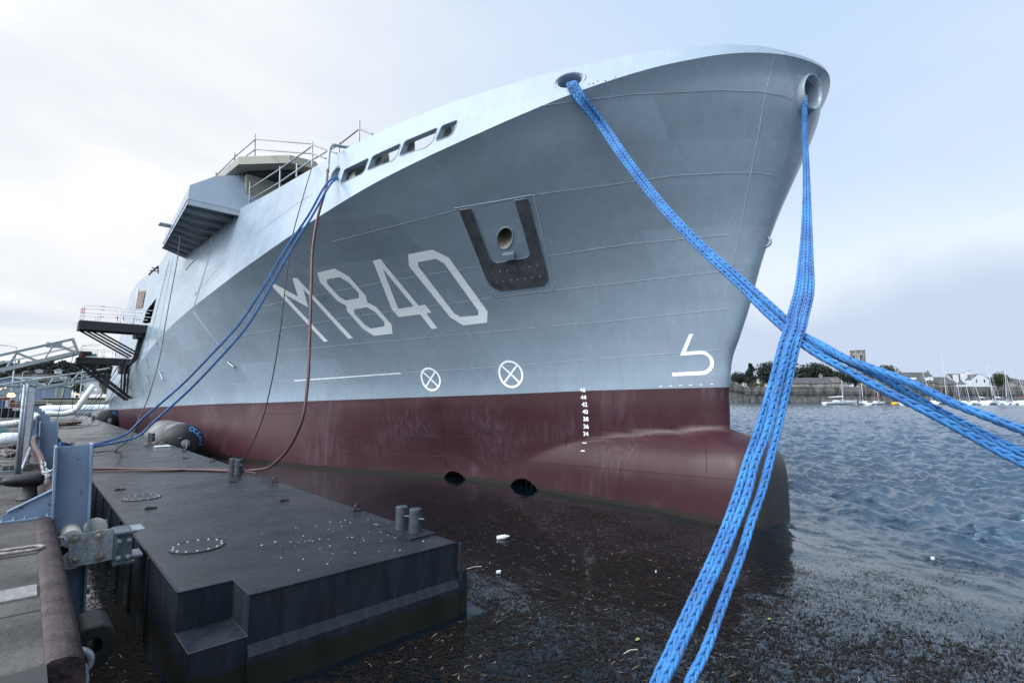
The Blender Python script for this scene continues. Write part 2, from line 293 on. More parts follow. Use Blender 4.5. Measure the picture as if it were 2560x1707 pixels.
M['wing_under_shade'] = mat('wing_underside_shade', (0.10, 0.115, 0.13), 0.6)  # shade under the wing is put into this darker colour
M['wing_rib'] = mat('wing_rib_paint', (0.30, 0.35, 0.40), 0.5)
M['glass_dark'] = mat('dark_glass', (0.02, 0.022, 0.028), 0.15)
M['rust_patch'] = mat('rusty_primer', (0.11, 0.08, 0.078), 0.7, var=0.3, vscale=1.2)
M['grate'] = mat('grating', (0.12, 0.13, 0.14), 0.6, var=0.4, vscale=8)
M['rail_red'] = mat('red_white_rail', (0.70, 0.68, 0.68), 0.5, col2=(0.45, 0.06, 0.06), vscale=2.2, detail=0, lo=0.64, hi=0.66)
M['net_green'] = mat('green_line', (0.08, 0.20, 0.20), 0.7, var=0.5, vscale=12)
M['alu'] = mat('aluminium', (0.30, 0.35, 0.37), 0.4, metal=0.3, var=0.1)
M['tread'] = mat('tread_metal', (0.20, 0.205, 0.21), 0.45, metal=0.4, var=0.3, vscale=30, bump=0.004, bscale=90)
M['rust_metal'] = mat('rusty_galvanised', (0.10, 0.075, 0.06), 0.65, col2=(0.25, 0.26, 0.25), vscale=30, bump=0.0015, bscale=90)
M['black_cast'] = mat('black_cast_iron', (0.008, 0.009, 0.013), 0.45, spec=.3, var=0.4, vscale=14, bump=0.003, bscale=50)
M['nylon'] = mat('white_nylon', (0.30, 0.32, 0.30), 0.5, var=0.15, vscale=20)
M['dark_steel'] = mat('dark_blue_steel', (0.05, 0.07, 0.09), 0.5, var=0.4, vscale=12, bump=0.002)
M['pon_deck'] = mat('pontoon_deck', (0.006, 0.0075, 0.010), 0.25, spec=.5, col2=(0.017, 0.020, 0.026), vscale=1.3, bump=0.0025, bscale=150, stretch=(1.0, 1.7, 1), patch=((.035, .032, .032), .60, .72, 3.0), rvar=.16)
M['pontoon_post'] = mat('bollard_paint', (0.028, 0.038, 0.052), 0.5, var=0.3, vscale=14, bump=0.001)
M['bright_bolt'] = mat('bright_bolt', (0.55, 0.57, 0.6), 0.35, metal=0.3)
M['chalk'] = mat('chalk_white', (0.6, 0.62, 0.64), 0.9, var=0.2)
M['fender'] = mat('fender_rubber', (0.010, 0.013, 0.016), 0.55, spec=.3, col2=(0.022, 0.028, 0.034), vscale=3, bump=0.006, bscale=9)
M['text_blue'] = mat('blue_lettering', (0.07, 0.25, 0.60), 0.6, var=0.4, vscale=18)
M['hose'] = mat('brown_hose', (0.055, 0.025, 0.026), 0.5, var=0.2)
def concrete():
    m = mat('quay_concrete', (0.032, 0.032, 0.034), 0.8, spec=.2, col2=(0.085, 0.083, 0.083), vscale=1.6, bump=0.012, bscale=26, detail=10, patch=((.03, .028, .026), .55, .66, 2.2), rvar=.12); return m
M['concrete'] = concrete()
def edge_mat():
    m = mat('edge_guard', (0.014, 0.009, 0.010), 0.5, spec=.3, col2=(0.060, 0.042, 0.044), vscale=5, bump=0.010, bscale=34, detail=9); nt = m.node_tree; N = nt.nodes; L = nt.links
    tc = N.new('ShaderNodeTexCoord'); w = N.new('ShaderNodeTexWave'); w.bands_direction = 'Y'; w.inputs['Scale'].default_value = 26; w.inputs['Distortion'].default_value = 1.2; w.inputs['Detail'].default_value = 1; L.new(tc.outputs['Object'], w.inputs['Vector'])
    old = N['Principled BSDF'].inputs['Normal'].links[0].from_node; b = N.new('ShaderNodeBump'); b.inputs['Distance'].default_value = 0.004; b.inputs['Strength'].default_value = .8; L.new(w.outputs['Fac'], b.inputs['Height']); L.new(old.outputs[0], b.inputs['Normal']); L.new(b.outputs[0], N['Principled BSDF'].inputs['Normal'])
    return m
M['edge'] = edge_mat()
def rope_mat(name, c1, c2):
    m = mat(name, c1, 0.7, col2=c2, vscale=2.6, bump=0.0035, bscale=170, detail=12, lo=.34, hi=.66, patch=((.035, .075, .12), .56, .70, 9)); b = m.node_tree.nodes['Principled BSDF']; b.inputs['Sheen Weight'].default_value = 0.15; return m
M['rope'] = rope_mat('blue_rope', (0.004, 0.075, 0.26), (0.018, 0.175, 0.44))
M['rope_dark'] = rope_mat('navy_rope', (0.008, 0.065, 0.20), (0.022, 0.13, 0.36))

M['foam'] = mat('foam_white', (.55, .58, .62), .7, var=.1)
M['straw'] = mat('straw', (.38, .36, .32), .7)
M['leaf'] = mat('floating_leaf', (.12, .20, .05), .6, col2=(.25, .28, .08))
M['foot'] = mat('fence_foot', (.05, .055, .058), .8, var=.3, vscale=20, bump=.003)
M['tarp'] = mat('brown_tarp', (.14, .10, .075), .8, var=.4, vscale=4, bump=.01, bscale=5)
M['rope_old'] = mat('old_rope', (.10, .09, .075), .9, var=.4, vscale=20)
M['fender_dust_sheen'] = mat('dusty_sheen_fender', (0.025, 0.028, 0.032), 0.7, col2=(0.20, 0.21, 0.22), vscale=1.3, bump=0.006, bscale=9, stretch=(1, .5, 1))  # pale tone: dust together with sky reflection painted into the colour
# ------------------------------------------------------------------ the ship: hull form
XC = 12.0
def pchip(xs, ys):
    xs = np.array(xs, float); ys = np.array(ys, float); h = np.diff(xs); d = np.diff(ys) / h; m = np.zeros_like(ys)
    m[0] = d[0]; m[-1] = d[-1]
    for i in range(1, len(xs) - 1):
        m[i] = 0 if d[i - 1] * d[i] <= 0 else 2 * d[i - 1] * d[i] / (d[i - 1] + d[i])
    def f(x):
        x = np.clip(np.asarray(x, float), xs[0], xs[-1]); i = np.clip(np.searchsorted(xs, x) - 1, 0, len(h) - 1)
        t = (x - xs[i]) / h[i]
        return (2 * t ** 3 - 3 * t ** 2 + 1) * ys[i] + (t ** 3 - 2 * t ** 2 + t) * h[i] * m[i] + (-2 * t ** 3 + 3 * t ** 2) * ys[i + 1] + (t ** 3 - t ** 2) * h[i] * m[i + 1]
    return f
YEND = 57.0
def b_knuckle(d):
    c = np.clip(1 - np.asarray(d) / 14.0, 0, 1); return 7.0 * np.power(np.sqrt(np.clip(1 - c * c, 0, 1)), 1.2)
_bt = pchip(np.sqrt([0, .04, .3, 1, 2, 3.4, 6, 10, 14, 18, 23, 28, 35, 60]), [0, .13, .30, .52, .78, 1.08, 1.75, 2.9, 4.0, 4.9, 5.8, 6.3, 6.55, 6.6])
def b_boot(d): return _bt(np.sqrt(np.maximum(d, 0)))
_wb = pchip([3.7, 4.5, 5.5, 6.5, 9, 11, 12.4, 15, 20, 62], [1.0, 1.14, 1.22, 1.20, 1.20, 1.25, 1.2, 1.1, 1.0, 1.0])
_wl = pchip([5.0, 7, 9, 11, 13, 14, 16, 18.5, 21, 28, 35, 62], [0, .40, .80, 1.18, 1.52, 1.80, 2.78, 3.85, 4.68, 5.9, 6.3, 6.4])
YSK = 2.55
YSB = 5.0
U = np.linspace(0, 1, 130) ** 2.3
K_PX = np.array([(262, 1004), (300, 985), (320, 945), (350, 908), (375, 871), (435, 807), (479, 770), (600, 677), (784, 550), (925, 463), (1067, 392), (1306, 285), (1458, 223), (1633, 168), (1796, 136), (1880, 131), (1937, 134), (1966, 138), (1993, 145)], float)
T_PX = np.array([(262, 1003), (271, 943), (286, 871), (307, 771), (345, 702), (396, 668), (417, 628), (470, 588), (530, 555), (595, 524), (657, 493), (789, 416), (864, 372), (901, 352), (997, 310), (1138, 252), (1382, 180), (1633, 127), (1807, 111), (1880, 113), (1937, 121), (1970, 131), (1995, 142)], float)
B_PX = np.array([(268, 1024), (293, 1023), (518, 1010), (639, 1007), (1280, 984.5), (1475, 976), (1700, 970), (1822, 967.6)], float)
def npproj(P):
    P = np.asarray(P, float) - np.array(EYE); D = P @ np.array(FW); return CX + F * (P @ np.array(RT)) / D, CY - F * (P @ np.array(UP)) / D
def solve(base, direction, poly, lo, hi):
    """height along direction where the projected point meets the traced line"""
    a, b = lo, hi
    for _ in range(40):
        m = (a + b) / 2; x, y = npproj(base + direction * m)
        if y > np.interp(x, poly[:, 0], poly[:, 1]): a = m
        else: b = m
    return (a + b) / 2
def _smooth_ext(Ys, Z, xlim, base_x):
    ok = base_x <= xlim; i0 = np.argmax(ok); sl = (Z[i0 + 2] - Z[i0]) / (Ys[i0 + 2] - Ys[i0])
    Z = Z.copy(); Z[:i0] = Z[i0]; return Z
# knuckle line
dK = (YEND - YSK) * U; YK = YSK + dK; bK = b_knuckle(dK)
ZK = np.array([solve(np.array([XC - b, y, 0.]), np.array([0, 0, 1.]), K_PX, 1.0, 16) for b, y in zip(bK, YK)])
i0 = int(np.argmax(XC - bK < 11.0)); 
ZK[:i0] = ZK[i0]
ker = np.array([1, 2, 3, 2, 1.]) / 9
def sm(z, n=2):
    for _ in range(n): z = np.convolve(np.pad(z, 2, mode='edge'), ker, 'valid')
    return z
ZK = sm(ZK, 2)
# boot line (paint boundary)
dB = (YEND - YSB) * U; YB = YSB + dB; bB = b_boot(dB)
ZB = np.array([solve(np.array([XC - b, y, 0.]), np.array([0, 0, 1.]), B_PX, -1.0, 5) for b, y in zip(bB, YB)])
ZB = sm(ZB, 3)
_zbf = pchip(YB, ZB)
TN = 34
rows = []          # each: array (len U, 3) on the port side
zpow = 1.85
stemz = np.array([2.9, 3.54, 4.19, 4.83, 5.92, 6.75, 8.34, 9.0, 10.1]); stemy = np.array([5.0, 4.93, 4.70, 4.47, 4.13, 3.80, 3.03, 2.78, 2.62])
_stem = pchip(stemz, stemy)
for i in range(TN + 1):
    t = i / TN
    z0 = ZB[0] + (ZK[0] - ZB[0]) * t; ys = float(_stem(z0)) if i < TN else YSK
    Y = ys + (YEND - ys) * U; d = Y - ys
    s = t ** zpow
    b = b_boot(d) * (1 - s) + b_knuckle(d) * s
    zb = _zbf(np.clip(Y, YSB, YEND)); zk = np.interp(Y, YK, ZK)
    rows.append(np.stack([XC - b, Y, zb + (zk - zb) * t], 1))
# below the boot line, with the bulb
low = []
ZC, RB = 0.30, 1.56
for i in range(1, 37):
    w = i / 36.0
    zz0 = ZB[0] + (-1.0 - ZB[0]) * w
    def bulbfac(z): return np.clip(1 - np.abs((z - ZC) / RB) ** 5.0, 0, 1) ** (1 / 2.6)
    bf = bulbfac(zz0); ys = min(5.03, 5.35 - 1.44 * bf) if bf > 0 else 5.03
    # soft fillet between stem and bulb
    ys = -0.08 * math.log(math.exp(-5.03 / 0.08) + math.exp(-(5.35 - 1.44 * bf) / 0.08)) if bf > 0 else 5.03
    Y = ys + (YEND - ys) * U
    zb = _zbf(np.clip(Y, YSB, YEND)); z = zb + (-1.0 - zb) * w
    d = np.maximum(Y - 5.03, 0); wedge = b_boot(d); lw = smoothstep(0, .72, w); wedge = wedge * (1 - lw) + _wl(np.maximum(Y, 5.0)) * lw
    wedge = np.where(Y < 5.03, 0, wedge)
    fz = np.clip(1 - np.abs((z - ZC) / RB) ** 3.0, 0, 1) ** (1 / 2.2)
    nose = np.sqrt(np.clip(1 - np.clip((ys + 0.75 - Y) / 0.75, 0, 1) ** 2.4, 0, 1))
    bulb = _wb(Y) * fz * nose
    k = 0.16; b = np.log(np.exp(wedge / k) + np.exp(bulb / k)) * k - k * math.log(2) * np.exp(-np.abs(wedge - bulb) / k)
    b = np.where(np.arange(len(U)) == 0, 0, np.maximum(b, 0))
    low.append(np.stack([XC - b, Y, z], 1))
grid = low[::-1] + rows           # bottom to knuckle
NL = len(low)
def shell(rowlist, mirror=True):
    R = np.array(rowlist); n, m, _ = R.shape; mr = R.copy(); mr[:, :, 0] = 2 * XC - R[:, :, 0]
    full = np.concatenate([R[:, ::-1], mr[:, 1:]], 1) if mirror else R
    n, m2, _ = full.shape
    v = full.reshape(-1, 3); f = [(a * m2 + b, a * m2 + b + 1, (a + 1) * m2 + b + 1, (a + 1) * m2 + b) for a in range(n - 1) for b in range(m2 - 1)]
    return v, f, m2
# bulwark / side above the knuckle (leans inboard)
T_LEAN = 0.33
tan_ = np.gradient(np.stack([XC - bK, YK], 1), axis=0); tan_ /= np.linalg.norm(tan_, axis=1)[:, None]
nrm_in = np.stack([-tan_[:, 1], tan_[:, 0]], 1)           # pointing inboard
nrm_in *= np.sign(nrm_in[:, 0:1] + 1e-9); nrm_in[0] = (0, 1); nrm_in[:3] = nrm_in[:3]
KN = np.stack([XC - bK, YK, ZK], 1)
lean = 0.12 + 0.20 * (1 - smoothstep(12, 32, YK))
HT = []
for i in range(len(U)):
    dv = np.array([nrm_in[i, 0] * lean[i], nrm_in[i, 1] * lean[i], 1.0]); HT.append(solve(KN[i], dv, T_PX, 0.0, 14) if XC - bK[i] < 11.2 else -1)
HT = np.array(HT); j0 = int(np.argmax(HT >= 0)); HT[:j0] = np.interp(np.arange(j0), [0, j0], [0.12, HT[j0]])
HT = sm(np.clip(HT, 0.10, None), 2)
bul = []
for k in range(15):
    s = k / 14; P = KN.copy(); P[:, 0] += nrm_in[:, 0] * lean * HT * s; P[:, 1] += nrm_in[:, 1] * lean * HT * s; P[:, 2] += HT * s; P[0, 0] = XC
    P[:, 0] = np.minimum(P[:, 0], XC); bul.append(P)

ship = empty('naval_ship', (XC, YEND, 0), 'large grey naval ship with maroon bottom and bulbous bow moored beside the pontoon', 'ship')
def to_mesh(name, v, f, mats, mi=None):
    me = bpy.data.meshes.new(name); me.from_pydata([tuple(p) for p in v], [], f)
    for m in mats: me.materials.append(m)
    if mi is not None: me.polygons.foreach_set('material_index', mi)
    me.polygons.foreach_set('use_smooth', [True] * len(f)); return me
hv, hf, m2 = shell(grid)
mi = []
for a in range(len(grid) - 1):
    for b in range(m2 - 1): mi.append(1 if a < NL else 0)
# bulb dome plates: forward of Y=4.75 below z=1.95 (kept as plating colour on the same shell)
mi = np.array(mi)
bv, bf_, _ = shell(bul)
hull_bvh = BVHTree.FromPolygons([tuple(p) for p in hv], hf); nh = len(hv)
all_bvh = BVHTree.FromPolygons([tuple(p) for p in hv] + [tuple(p) for p in bv], hf + [tuple(i + nh for i in f) for f in bf_])
def hit(x, y, off=0.006, bvh=None):
    d = ray(x, y).normalized(); r = (bvh or all_bvh).ray_cast(EYE, d)
    if r[0] is None: return None, None
    n = r[1] if r[1].dot(d) < 0 else -r[1]
    return r[0] + n * off, n
def set_parent(o, p):
    o.parent = p; o.matrix_parent_inverse = base_matrix(p).inverted()

def cut_windows(bm, polys, reach=3.0):
    """cut exact openings; polys = list of convex outlines as seen along the sight lines from EYE"""
    for poly in polys:
        cen = np.mean(np.array(poly), 0); P, n = hit(*cen)
        if P is None: continue
        pts = [Vector(ray(*q)) for q in poly]; x0, y0 = np.min(poly, 0); x1, y1 = np.max(poly, 0)
        area2 = sum(poly[i][0] * poly[(i + 1) % len(poly)][1] - poly[(i + 1) % len(poly)][0] * poly[i][1] for i in range(len(poly)))
        def local():
            fs = []
            for f in bm.faces:
                c = f.calc_center_median()
                if (c - P).length > reach: continue
                px = [proj(v.co) for v in f.verts]
                if max(p[0] for p in px) < x0 - 1 or min(p[0] for p in px) > x1 + 1 or max(p[1] for p in px) < y0 - 1 or min(p[1] for p in px) > y1 + 1: continue
                fs.append(f)
            return fs
        for i in range(len(poly)):
            a, b = pts[i], pts[(i + 1) % len(pts)]; no = a.cross(b)
            if no.length < 1e-9: continue
            fs = local(); g = set(fs)
            for f in fs: g.update(f.edges); g.update(f.verts)
            bmesh.ops.bisect_plane(bm, geom=list(g), plane_co=EYE, plane_no=no.normalized(), dist=1e-5)
        kill = []
        for f in local():
            c = proj(f.calc_center_median()); ins = True
            for i in range(len(poly)):
                a, b = poly[i], poly[(i + 1) % len(poly)]
                cr = (b[0] - a[0]) * (c[1] - a[1]) - (b[1] - a[1]) * (c[0] - a[0])
                if cr * area2 < 0: ins = False; break
            if ins: kill.append(f)
        bmesh.ops.delete(bm, geom=kill, context='FACES')

def frame_at(P, n, up=V(0, 0, 1)):
    u = up.cross(n).normalized(); w = n.cross(u).normalized(); return u, w          # u along, w up the plating
def ellipse_px(P, n, a, b, k=20, f=1.0):
    u, w = frame_at(P, n); return [proj(P + u * (a * f * cos(2 * pi * i / k)) + w * (b * f * sin(2 * pi * i / k)))[:2] for i in range(k)]

# openings -----------------------------------------------------------------
def z2(pts, ox, oy, s): return [(ox + x * s, oy + y * s) for x, y in pts]
WIN = [z2(p, 800, 270, 380 / 2352) for p in (
    [(310, 1150), (325, 1166), (350, 1165), (640, 1025), (690, 975), (712, 930), (757, 800), (755, 784), (742, 780), (400, 945), (375, 968), (362, 995)],
    [(730, 950), (742, 964), (768, 962), (1110, 825), (1165, 775), (1190, 730), (1250, 580), (1248, 562), (1232, 557), (850, 730), (815, 755), (797, 785)],
    [(1226, 730), (1240, 742), (1272, 740), (1640, 610), (1705, 560), (1745, 510), (1819, 335), (1815, 318), (1798, 312), (1350, 500), (1315, 525), (1296, 552)],
    [(1790, 492), (1802, 506), (1842, 505), (1990, 450), (2050, 400), (2080, 355), (2131, 212), (2127, 198), (2110, 192), (1935, 258), (1895, 280), (1868, 312)])]
CH = {}
for nm, px, a, b in (('side', (1424, 203), 0.31, 0.19), ('aft', (838, 436), 0.26, 0.27), ('bow', (2024, 226), 0.27, 0.35)):
    P, n = hit(*px, off=0.0); 
    if nm == 'bow':
        P, n = hit(2020, 236, off=0.0, bvh=hull_bvh); n = (n * .8 + V(-0.35, -.8, 0.0)).normalized()
    if nm == 'side': n = (n + V(0, 0, -0.15)).normalized()
    CH[nm] = (P, n, a, b)
HAWSE = z2([(795 + 95 * cos(t) - 35 * sin(t), 712 + 28 * cos(t) + 132 * sin(t)) for t in np.linspace(0, 2 * pi, 21)[:-1]], 1100, 450, 350 / 1715)
BAY = z2([(1522, 965), (1490, 1110), (1440, 1290), (1385, 1300), (1342, 1290), (1375, 1180), (1405, 1110)], 100, 560, 370 / 1934)
TUN = [z2([(240, 320), (275, 262), (330, 215), (400, 205), (480, 215), (560, 255), (630, 320), (690, 395), (690, 520), (240, 520)], 1080, 1150, 300 / 2352),
       z2([(1505, 540), (1560, 450), (1640, 370), (1740, 345), (1840, 355), (1930, 405), (2020, 490), (2115, 605), (2115, 760), (1505, 760)], 1080, 1150, 300 / 2352)]
hm = to_mesh('hull', hv, hf, [M['hull'], M['red'], M['bronze']], mi)
bm = bmesh.new(); bm.from_mesh(hm)
cut_windows(bm, [HAWSE, ellipse_px(*CH['bow'][:2], CH['bow'][2], CH['bow'][3], 20, 0.86)] + TUN, 2.0)
g = [f for f in bm.faces if f.calc_center_median().y < 5.2 and f.calc_center_median().z < 1.95]
gs = set(g)
for f in g: gs.update(f.edges); gs.update(f.verts)
bmesh.ops.bisect_plane(bm, geom=list(gs), plane_co=(0, 4.25, 0.9), plane_no=(0.0, 1, 0.16), dist=1e-5)
for f in bm.faces:
    c = f.calc_center_median()
    if c.z < 1.9 and (c.y - 4.25) + 0.16 * (c.z - 0.9) < 0: f.material_index = 2
bm.to_mesh(hm); bm.free()
hull = bpy.data.objects.new('hull', hm); COL.objects.link(hull); set_parent(hull, ship)
um = to_mesh('bulwark', bv, bf_, [M['hull']])
bm = bmesh.new(); bm.from_mesh(um)
cut_windows(bm, WIN + [ellipse_px(*CH[k][:2], CH[k][2], CH[k][3], 18, 0.86) for k in ('side', 'aft')], 3.2)
cut_windows(bm, [BAY], 9.0)
bm.to_mesh(um); bm.free()
bulwark = bpy.data.objects.new('bulwark', um); COL.objects.link(bulwark); set_parent(bulwark, ship)
# top rail of the bulwark: thin inboard flange
mb = MB(); top = bul[-1]; n_ = len(top)
for i in range(n_ - 1):
    for sgn in (1, -1):
        a = [V(XC + sgn * (p[0] - XC), p[1], p[2]) for p in (top[i], top[i + 1])]
        w = [V(sgn * nrm_in[q][0], nrm_in[q][1], 0) * 0.12 for q in (i, i + 1)]
        mb.quad(a[0], a[1], a[1] + w[1], a[0] + w[0]); mb.quad(a[0] - V(0, 0, .03), a[1] - V(0, 0, .03), a[1] + w[1] - V(0, 0, .03), a[0] + w[0] - V(0, 0, .03))
mb.build('cap_rail', M['hull'], ship)
# weather deck (just below the opening sills) and transom
mb = MB()
for i in range(n_ - 1):
    p, q = KN[i], KN[i + 1]
    mb.quad((p[0] + .02, p[1], p[2]), (q[0] + .02, q[1], q[2]), (2 * XC - q[0] - .02, q[1], q[2]), (2 * XC - p[0] - .02, p[1], p[2]))
mb.build('deck', M['olive'], ship)
mb = MB(); a = [V(*g[-1]) for g in grid] + [V(*g[-1]) for g in bul[1:]]
mb.add(a + [V(2 * XC - p.x, p.y, p.z) for p in a], [(i, i + 1, len(a) + i + 1, len(a) + i) for i in range(len(a) - 1)])
mb.build('transom', M['hull'], ship)

def rim(name, poly, bvh, depth, r, mat_, inward, dmat=None):
    """reveal of an opening: the outline pushed inboard, with a rounded lip"""
    pts = [hit(*q, off=0.0)[0] for q in poly]
    if any(p is None for p in pts): return None
    mb = MB(); k = len(pts)
    for i in range(k):
        a, b = pts[i], pts[(i + 1) % k]; mb.quad(a, b, b + inward * depth, a + inward * depth)
    mb.tube(pts, r, 6, closed=True)
    return mb.build(name, mat_, ship)
inw = V(0.95, 0.0, 0.0)
for k, w in enumerate(WIN): 
    rim('window_frame', w, None, 0.16, 0.014, M['hull'], V(0.9, 0.25, 0.0).normalized())
for k, t in enumerate(TUN):
    P, n = hit(*np.mean(np.array(t), 0)); mb = MB(); c = V(P.x, P.y, -0.25)
    pts = [p for p in (hit(*q, off=0.0)[0] for q in t) if p is not None]
    for i in range(len(pts) - 1):
        a, b = pts[i], pts[i + 1]; mb.quad(a, b, b + V(2.2, .1, 0), a + V(2.2, .1, 0))
    mb.quad(*[p + V(2.2, .1, 0) for p in pts])
    mb.build('thruster_tunnel', M['dark'], ship)
    mb = MB(); mb.tube(pts[:-2] if len(pts) > 4 else pts, 0.02, 6); mb.build('tunnel_rim', M['red'], ship)
    mb = MB()
    for j in range(5):
        q = pts[0].lerp(pts[-2 if len(pts) > 4 else -1], 0.15 + 0.17 * j) + V(0.35, 0, 0); mb.box(V(q.x, q.y, 0.0), .012, .03, 1.0)
    mb.build('tunnel_grid', M['black_steel'], ship)
# boat bay behind its opening
pts = [hit(*q, off=0.0)[0] for q in BAY]
if all(p is not None for p in pts):
    mb = MB(); 
    for i in range(len(pts)): a, b = pts[i], pts[(i + 1) % len(pts)]; mb.quad(a, b, b + V(2.5, 1, 0), a + V(2.5, 1, 0))
    mb.quad(*[p + V(2.5, 1, 0) for p in pts]); mb.build('boat_bay', M['dark'], ship)

# chocks (roller-less mooring fairleads with a flared lip)
for nm in ('side', 'aft', 'bow'):
    P, n, a, b = CH[nm]; u, w = frame_at(P, n); mb = MB(); kk = 36
    lip = 0.045 if nm == 'bow' else 0.0
    prof = [(1.22, -0.03), (1.14, 0.004), (1.07, 0.022), (0.99, 0.016), (0.88, -0.03), (0.80, -0.10), (0.74, -0.2), (0.70, -0.45), (0.68, -0.9)]
    if nm == 'bow': prof = [(1.28, -0.25), (1.20, 0.0), (1.12, 0.10), (1.06, 0.135), (0.99, 0.12), (0.90, 0.04), (0.80, -0.08), (0.74, -0.22), (0.68, -0.5), (0.62, -0.9)]
    for (r, h) in prof:
        for k in range(kk): mb.v.append(tuple(P + u * (a * r * cos(2 * pi * k / kk)) + w * (b * r * sin(2 * pi * k / kk)) + n * h))
    for i in range(len(prof) - 1):
        for k in range(kk): mb.f.append((i * kk + k, i * kk + (k + 1) % kk, (i + 1) * kk + (k + 1) % kk, (i + 1) * kk + k)); mb.mi.append(0)
    o = mb.build('fairlead', M['hull'], ship, smooth=True)
    mb = MB(); mb.add([P + u * (a * .68 * cos(2 * pi * k / kk)) + w * (b * .68 * sin(2 * pi * k / kk)) - n * 0.88 for k in range(kk)], [tuple(range(kk))]); d_ = mb.build('fairlead_throat', M['dark'], o)

# ------------------------------------------------------------------ markings and seams laid on the plating
def decal(name, loops, mat_, off=0.006, step=14.0, parent=None, label=None):
    """flat painted shape: outline(s) traced on the plating, subdivided and pressed onto it"""
    vs = [Vector((x, y, 0)) for lp in loops for (x, y) in lp]
    tris = geometry.tessellate_polygon([[Vector((x, y, 0)) for x, y in lp] for lp in loops])
    bm = bmesh.new(); bv_ = [bm.verts.new(v) for v in vs]
    for t in tris:
        try: bm.faces.new([bv_[i] for i in t])
        except ValueError: pass
    for _ in range(6):
        es = [e for e in bm.edges if e.calc_length() > step]
        if not es: break
        bmesh.ops.subdivide_edges(bm, edges=es, cuts=1); bmesh.ops.triangulate(bm, faces=[f for f in bm.faces if len(f.verts) > 3])
    bad = []
    for v in bm.verts:
        p, n = hit(v.co.x, v.co.y, off)
        if p is None: bad.append(v)
        else: v.co = p
    if bad: bmesh.ops.delete(bm, geom=bad, context='VERTS')
    me = bpy.data.meshes.new(name); 
    for f in bm.faces:
        f.normal_update()
        if f.normal.dot(f.calc_center_median() - EYE) > 0: f.normal_flip()
    bm.to_mesh(me); bm.free(); me.materials.append(mat_); o = bpy.data.objects.new(name, me); COL.objects.link(o); set_parent(o, parent or ship)
    if label: o['label'] = label
    return o
s7 = (640, 640, 640 / 2352)
decal('pennant_letter', [z2([(130, 257), (163, 250), (388, 372), (335, 205), (375, 198), (893, 753), (850, 760), (437, 305), (482, 472), (255, 345), (663, 782), (625, 787)], *s7)], M['white_paint'], label='white letter M')
decal('pennant_digit', [z2([(565, 152), (725, 115), (852, 185), (1010, 365), (1025, 425), (1103, 465), (1247, 628), (1257, 712), (1088, 732), (985, 668), (838, 505), (830, 455), (750, 412), (588, 238)], *s7),
    z2([(650, 215), (770, 192), (850, 240), (945, 340), (945, 385), (825, 408), (770, 378), (658, 255)], *s7), z2([(900, 490), (1020, 470), (1092, 508), (1180, 605), (1180, 645), (1058, 665), (1005, 635), (905, 525)], *s7)], M['white_paint'], label='white digit 8')
decal('pennant_digit', [z2([(1073, 42), (1145, 27), (1195, 92), (1495, 455), (1555, 447), (1613, 518), (1565, 525), (1668, 662), (1615, 670), (1510, 535), (1312, 560), (1248, 487)], *s7), z2([(1165, 115), (1450, 462), (1308, 485)], *s7)], M['white_paint'], label='white digit 4')
s2_ = (350, 250, 900 / 2171)
decal('pennant_digit', [z2([(1617, 930), (1765, 902), (1862, 950), (2097, 1275), (2093, 1342), (1950, 1358), (1872, 1310), (1622, 1000)], *s2_), z2([(1678, 977), (1785, 958), (1835, 985), (2040, 1270), (2040, 1298), (1932, 1308), (1895, 1285), (1680, 1005)], *s2_)], M['white_paint'], label='white digit 0')
s5 = (1640, 800, 200 / 1742)
arc = [(1060, 672), (1150, 730), (1220, 800), (1255, 880), (1263, 930), (1250, 1020), (1200, 1100), (1120, 1165), (1040, 1190)]
arci = [(1030, 1112), (1100, 1080), (1150, 1030), (1178, 970), (1184, 925), (1165, 850), (1125, 795), (1075, 760), (1010, 743), (970, 740)]
decal('bulb_mark', [z2([(725, 305), (812, 297), (650, 690), (990, 664)] + arc + [(362, 1221), (355, 1147)] + arci + [(522, 775)], *s5)], M['white_paint'], step=8, label='white bulbous bow mark shaped like a 5 without its top')
def ring_on_hull(px, r, wdt, name):
    P, n = hit(*px); u, w = frame_at(P, n); mb = MB()
    def q(x, y):
        s = P + u * x + w * y + n * 0.6; h = hull_bvh.ray_cast(s, -n); return (h[0] + n * 0.007) if h[0] is not None else s - n * 0.6
    k = 48
    for i in range(k):
        a0, a1 = 2 * pi * i / k, 2 * pi * (i + 1) / k
        mb.quad(q(r * cos(a0), r * sin(a0)), q(r * cos(a1), r * sin(a1)), q((r - wdt) * cos(a1), (r - wdt) * sin(a1)), q((r - wdt) * cos(a0), (r - wdt) * sin(a0)))
    for a in (pi / 4, 3 * pi / 4):
        d = (cos(a), sin(a)); e = (-sin(a), cos(a)); ri = r - wdt - 0.001; hw = wdt * 0.42
        segs = [(-ri, ri)] if a < 1 else [(-ri, -hw), (hw, ri)]
        for s0, s1 in segs:
            for j in range(6):
                t0, t1 = s0 + (s1 - s0) * j / 6, s0 + (s1 - s0) * (j + 1) / 6
                mb.quad(*[q(d[0] * t + e[0] * h, d[1] * t + e[1] * h) for t, h in ((t0, -hw), (t1, -hw), (t1, hw), (t0, hw))])
    mb.build(name, M['white_paint'], ship, recalc=False)
ring_on_hull((1077, 947), 0.40, 0.065, 'thruster_mark'); ring_on_hull((1277, 934.5), 0.42, 0.065, 'thruster_mark')
